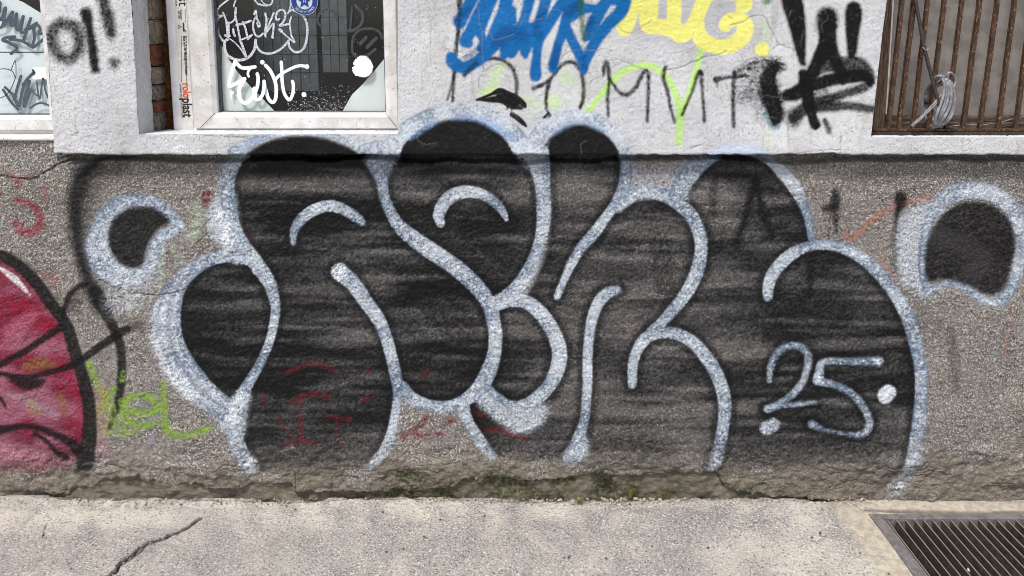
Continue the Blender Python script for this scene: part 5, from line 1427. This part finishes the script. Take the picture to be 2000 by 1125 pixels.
xc, yc = (X[:-1, :-1] + X[1:, 1:]) / 2, (Y[:-1, :-1] + Y[1:, 1:]) / 2
keep = ~((xc > gx0) & (xc < gx1) & (yc > gy0) & (yc < gy1))
f = q[keep]
me = bpy.data.meshes.new('pavement')
Vg = np.stack([X, Y, Zg], -1).reshape(-1, 3)
used, inv = np.unique(f, return_inverse=True)
f = inv.reshape(-1, 4)
me.vertices.add(len(used)); me.vertices.foreach_set('co', Vg[used].astype(np.float32).ravel())
me.loops.add(len(f) * 4); me.loops.foreach_set('vertex_index', f.astype(np.int32).ravel())
me.polygons.add(len(f)); me.polygons.foreach_set('loop_start', np.arange(0, len(f) * 4, 4, dtype=np.int32))
me.polygons.foreach_set('use_smooth', np.ones(len(f), bool))
me.update(calc_edges=True)
a = me.attributes.new('soil', 'FLOAT_COLOR', 'POINT')
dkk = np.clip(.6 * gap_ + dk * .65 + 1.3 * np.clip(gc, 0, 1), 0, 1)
a.data.foreach_set('color', np.stack([du, dkk, co, 0 * du], -1).reshape(-1, 4)[used].astype(np.float32).ravel())
tag(link('pavement', me, None, [M_gnd]), 'worn grey asphalt pavement dusted with cream sand', kind='structure')

# ---- drain grate
M_steel = simple('dull_galvanised_frame', (116, 112, 114), (92, 88, 90), 40, 0.7, 0.8, 0.1, c3=(166, 156, 140), s3=180, t3=0.58)
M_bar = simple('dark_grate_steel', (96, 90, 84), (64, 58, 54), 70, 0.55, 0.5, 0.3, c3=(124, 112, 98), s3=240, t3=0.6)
M_pit = simple('pit_dirt', (58, 50, 42), (34, 30, 27), 30, 0.95, 1.0, c3=(96, 84, 64), s3=120, t3=0.62)
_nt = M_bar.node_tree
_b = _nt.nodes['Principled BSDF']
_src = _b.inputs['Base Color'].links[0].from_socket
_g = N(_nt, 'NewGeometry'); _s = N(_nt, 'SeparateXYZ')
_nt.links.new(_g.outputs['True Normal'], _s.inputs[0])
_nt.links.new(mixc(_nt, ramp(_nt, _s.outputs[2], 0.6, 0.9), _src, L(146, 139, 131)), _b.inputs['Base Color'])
grate = tag(empty('drain_grate', (gx0, gy0, 0)), 'grey steel drain grate with thin parallel bars at lower right', 'grate')
fw = 0.042
gz = 0.0
def gpart(name, x0, x1, y0, y1, z0, z1, m, bev=.0015):
    return box(name, x0 - gx0, x1 - gx0, y0 - gy0, y1 - gy0, z0, z1, m, grate, bev)
gpart('frame_side', gx0 + .001, gx0 + fw, gy0 + .001, gy1 - .001, -.05, gz, M_steel)
gpart('frame_side', gx1 - fw, gx1 - .001, gy0 + .001, gy1 - .001, -.05, gz, M_steel)
gpart('frame_side', gx0 + fw + .001, gx1 - fw - .001, gy1 - .026, gy1 - .001, -.05, gz, M_steel)
gpart('frame_side', gx0 + fw + .001, gx1 - fw - .001, gy0 + .001, gy0 + .03, -.05, gz, M_steel)
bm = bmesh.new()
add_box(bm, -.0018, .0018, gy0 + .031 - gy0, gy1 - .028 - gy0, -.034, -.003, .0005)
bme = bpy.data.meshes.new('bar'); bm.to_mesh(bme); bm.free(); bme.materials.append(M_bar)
x = gx0 + fw + .006
rg = random.Random(2)
while x < gx1 - fw - .006:
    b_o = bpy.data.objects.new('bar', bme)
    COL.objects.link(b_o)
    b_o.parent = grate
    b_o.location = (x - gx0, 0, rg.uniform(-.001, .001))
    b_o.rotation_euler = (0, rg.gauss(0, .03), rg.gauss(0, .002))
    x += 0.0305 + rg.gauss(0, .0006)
for yb in (-.46,):
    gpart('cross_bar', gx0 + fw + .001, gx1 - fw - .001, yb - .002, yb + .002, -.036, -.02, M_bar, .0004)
# pit below
def pitbox():
    bm = bmesh.new()
    xa, xb, ya, yb, zb = gx0 + .02, gx1 - .02, gy0 + .01, gy1 - .01, -.16
    n = 40
    vs2 = [[bm.verts.new((xa + (xb - xa) * i / n, ya + (yb - ya) * j / n, zb + random.gauss(0, .007))) for i in range(n + 1)] for j in range(n + 1)]
    for j in range(n):
        for i in range(n): bm.faces.new((vs2[j][i], vs2[j][i + 1], vs2[j + 1][i + 1], vs2[j + 1][i]))
    for P in (((xa, ya), (xb, ya)), ((xb, ya), (xb, yb)), ((xb, yb), (xa, yb)), ((xa, yb), (xa, ya))):
        (ax, ay), (bx2, by2) = P
        bm.faces.new([bm.verts.new(p) for p in ((ax, ay, zb - .01), (bx2, by2, zb - .01), (bx2, by2, -.045), (ax, ay, -.045))])
    return bm_obj('drain_pit', bm, M_pit)
tag(pitbox(), 'dirty shallow pit under the drain grate', kind='structure')

# ---- pebbles, crumbs, twigs, weeds
M_grit = simple('dark_grit', (56, 52, 50), (40, 36, 34), 120, 0.9, 0.6)
M_peb = simple('pale_pebble', (226, 224, 220), (196, 192, 186), 50, 0.6, 0.2)
M_twig = simple('dry_twig', (92, 76, 52), (66, 52, 38), 80, 0.9, 0.4)
M_leaf = simple('dry_orange_leaf', (190, 128, 56), (150, 92, 40), 80, 0.8, 0.3)
M_grass = simple('weed_green', (128, 128, 62), (88, 92, 44), 60, 0.6, 0.1)
M_moss = simple('dark_moss', (58, 62, 36), (38, 42, 26), 60, 0.95, 0.8)
def stone_mesh(name, r, m, seed):
    bm = bmesh.new()
    q_ = random.Random(seed)
    bmesh.ops.create_icosphere(bm, subdivisions=2, radius=r)
    k = (q_.uniform(.8, 1.5), q_.uniform(.7, 1), q_.uniform(.5, .8))
    for v in bm.verts:
        v.co = Vector((v.co.x * k[0], v.co.y * k[1], v.co.z * k[2])) * q_.uniform(.85, 1.15)
    me = bpy.data.meshes.new(name)
    bm.to_mesh(me); bm.free()
    me.materials.append(m)
    return me
gm = [stone_mesh('grit_crumb', .0035, M_grit, s) for s in range(4)]
crumbs = [(84, 1046), (243, 1012), (182, 1064), (540, 1109), (577, 995), (748, 1000), (860, 1015), (828, 1048), (788, 1072), (755, 1078), (946, 1008), (994, 1052), (965, 1120), (1102, 1090), (1111, 1088), (1183, 1091), (1262, 1077), (1351, 1013), (1383, 1070), (1606, 996), (1602, 1041), (1586, 1050), (1665, 1072), (1612, 1120), (1736, 1121), (1680, 1080), (1230, 985), (1004, 985)]
for k, (u, v) in enumerate(crumbs):
    x, y = back_ground(u, v)
    o = bpy.data.objects.new('grit_crumb', gm[k % 4])
    COL.objects.link(o)
    o.location = (x, y, 0.0005)
    o.rotation_euler = (0, 0, random.uniform(0, 6))
    s = random.uniform(.5, 1.1)
    o.scale = (s, s, s)
    tag(o, 'tiny dark crumb of grit lying on the pale pavement', 'grit', 'crumbs of grit scattered on the pavement')
x, y = back_ground(1897, 1116, -.03)
o = link('pebble', stone_mesh('pebble', .011, M_peb, 9), None)
o.location = (x, y, -.024)
tag(o, 'white pebble caught between the drain grate bars', 'pebble')
x, y = back_ground(1242, 1074)
o = link('leaf_scrap', stone_mesh('leaf_scrap', .004, M_leaf, 3), None)
o.location = (x, y, .001); o.scale = (1.4, 1, .4)
tag(o, 'tiny orange leaf scrap on the pavement', 'leaf')
def twig(pts, r, label):
    P = []
    for i, (u, v) in enumerate(spline(pts, 4)):
        x, y = back_ground(u, v)
        P.append((x, y, .003 + .001 * math.sin(i)))
    tag(tube('twig', P, r, M_twig, None, 5), label, 'twig')
twig([(1486, 1066), (1490, 1071), (1497, 1073)], .0011, 'small hooked dark twig on the cream pavement')
twig([(1584, 1058), (1592, 1060), (1598, 1064)], .001, 'short dry twig near the grate collar')
twig([(646, 1052), (656, 1044)], .0008, 'straight twig splinter on the left of the pavement')
twig([(893, 1033), (903, 1033)], .0008, 'pale straw bit lying in the middle of the pavement')
def tuft(u, v, n, h, spread, label, seed, onwall=None):
    q_ = random.Random(seed)
    x, y = back_ground(u, v)
    t = tag(empty('weed_tuft', (x, y, 0)), label, 'weed')
    V3, Fc = [], []
    for k in range(n):
        a = q_.uniform(0, 6.28)
        hh = h * q_.uniform(.5, 1.1)
        out = spread * q_.uniform(.3, 1)
        bx0, by0 = q_.gauss(0, .004), q_.gauss(0, .003)
        wv = q_.uniform(.0008, .0016)
        da, db = math.cos(a), math.sin(a)
        b0 = len(V3)
        for i in range(4):
            s = i / 3
            px, py, pz = bx0 + da * out * s ** 1.6, by0 + db * out * s ** 1.6 * .6, hh * (s - .25 * s * s)
            ww = wv * (1 - s * .85)
            V3 += [(px - db * ww, py + da * ww, pz), (px + db * ww, py - da * ww, pz + .0006)]
        for i in range(3): Fc.append((b0 + 2 * i, b0 + 2 * i + 1, b0 + 2 * i + 3, b0 + 2 * i + 2))
    mesh('blades', V3, Fc, M_grass, t)
tuft(1132, 983, 44, .026, .030, 'bright green weed tuft at the wall foot under the letters', 1)
tuft(1231, 972, 50, .048, .030, 'taller olive weed tuft rising against the wall foot', 2)
tuft(1256, 974, 26, .032, .020, 'small yellowish weed tuft right of the taller one', 3)
tuft(1292, 974, 30, .036, .022, 'rightmost dark weed tuft at the wall foot', 4)
tuft(866, 975, 16, .010, .016, 'low flat weed sprig at the wall foot below the small loop', 5)
# moss and loose crumbs along the wall foot
bm = bmesh.new()
q_ = random.Random(6)
for k in range(520):
    u = q_.uniform(0, 1700)
    x, _ = back_ground(u, 975)
    y = -abs(q_.gauss(0, .012)) - .003
    r = q_.uniform(.0012, .0042)
    if abs(u - 1260) < 90: r *= 1.6
    rr_ = bmesh.ops.create_icosphere(bm, subdivisions=1, radius=r)
    for v in rr_['verts']: v.co = v.co * q_.uniform(.8, 1.2) + Vector((x, y, .002 + .008 * max(0, 1 + y / .02)))
tag(bm_obj('rubble', bm, simple('loose_sand', (190, 176, 156), (132, 122, 110), 60, .95, .6)), 'loose sandy crumbs along the foot of the wall', 'rubble', kind='stuff')
bm = bmesh.new()
for k in range(260):
    if k < 170: u, v = q_.gauss(1180, 12), q_.gauss(943, 12)
    else: u, v = q_.uniform(1000, 1200), q_.gauss(938, 3)
    x, z = back(u, v, 0.0)
    y = 0.012 + q_.gauss(0, .002) if v > 932 else 0.0
    r = bmesh.ops.create_icosphere(bm, subdivisions=1, radius=q_.uniform(.0012, .0034))
    for w_ in r['verts']: w_.co = w_.co * q_.uniform(.75, 1.25) + Vector((x, y, z))
tag(bm_obj('moss', bm, M_moss), 'dark green moss under the broken render edge', 'moss', kind='stuff')
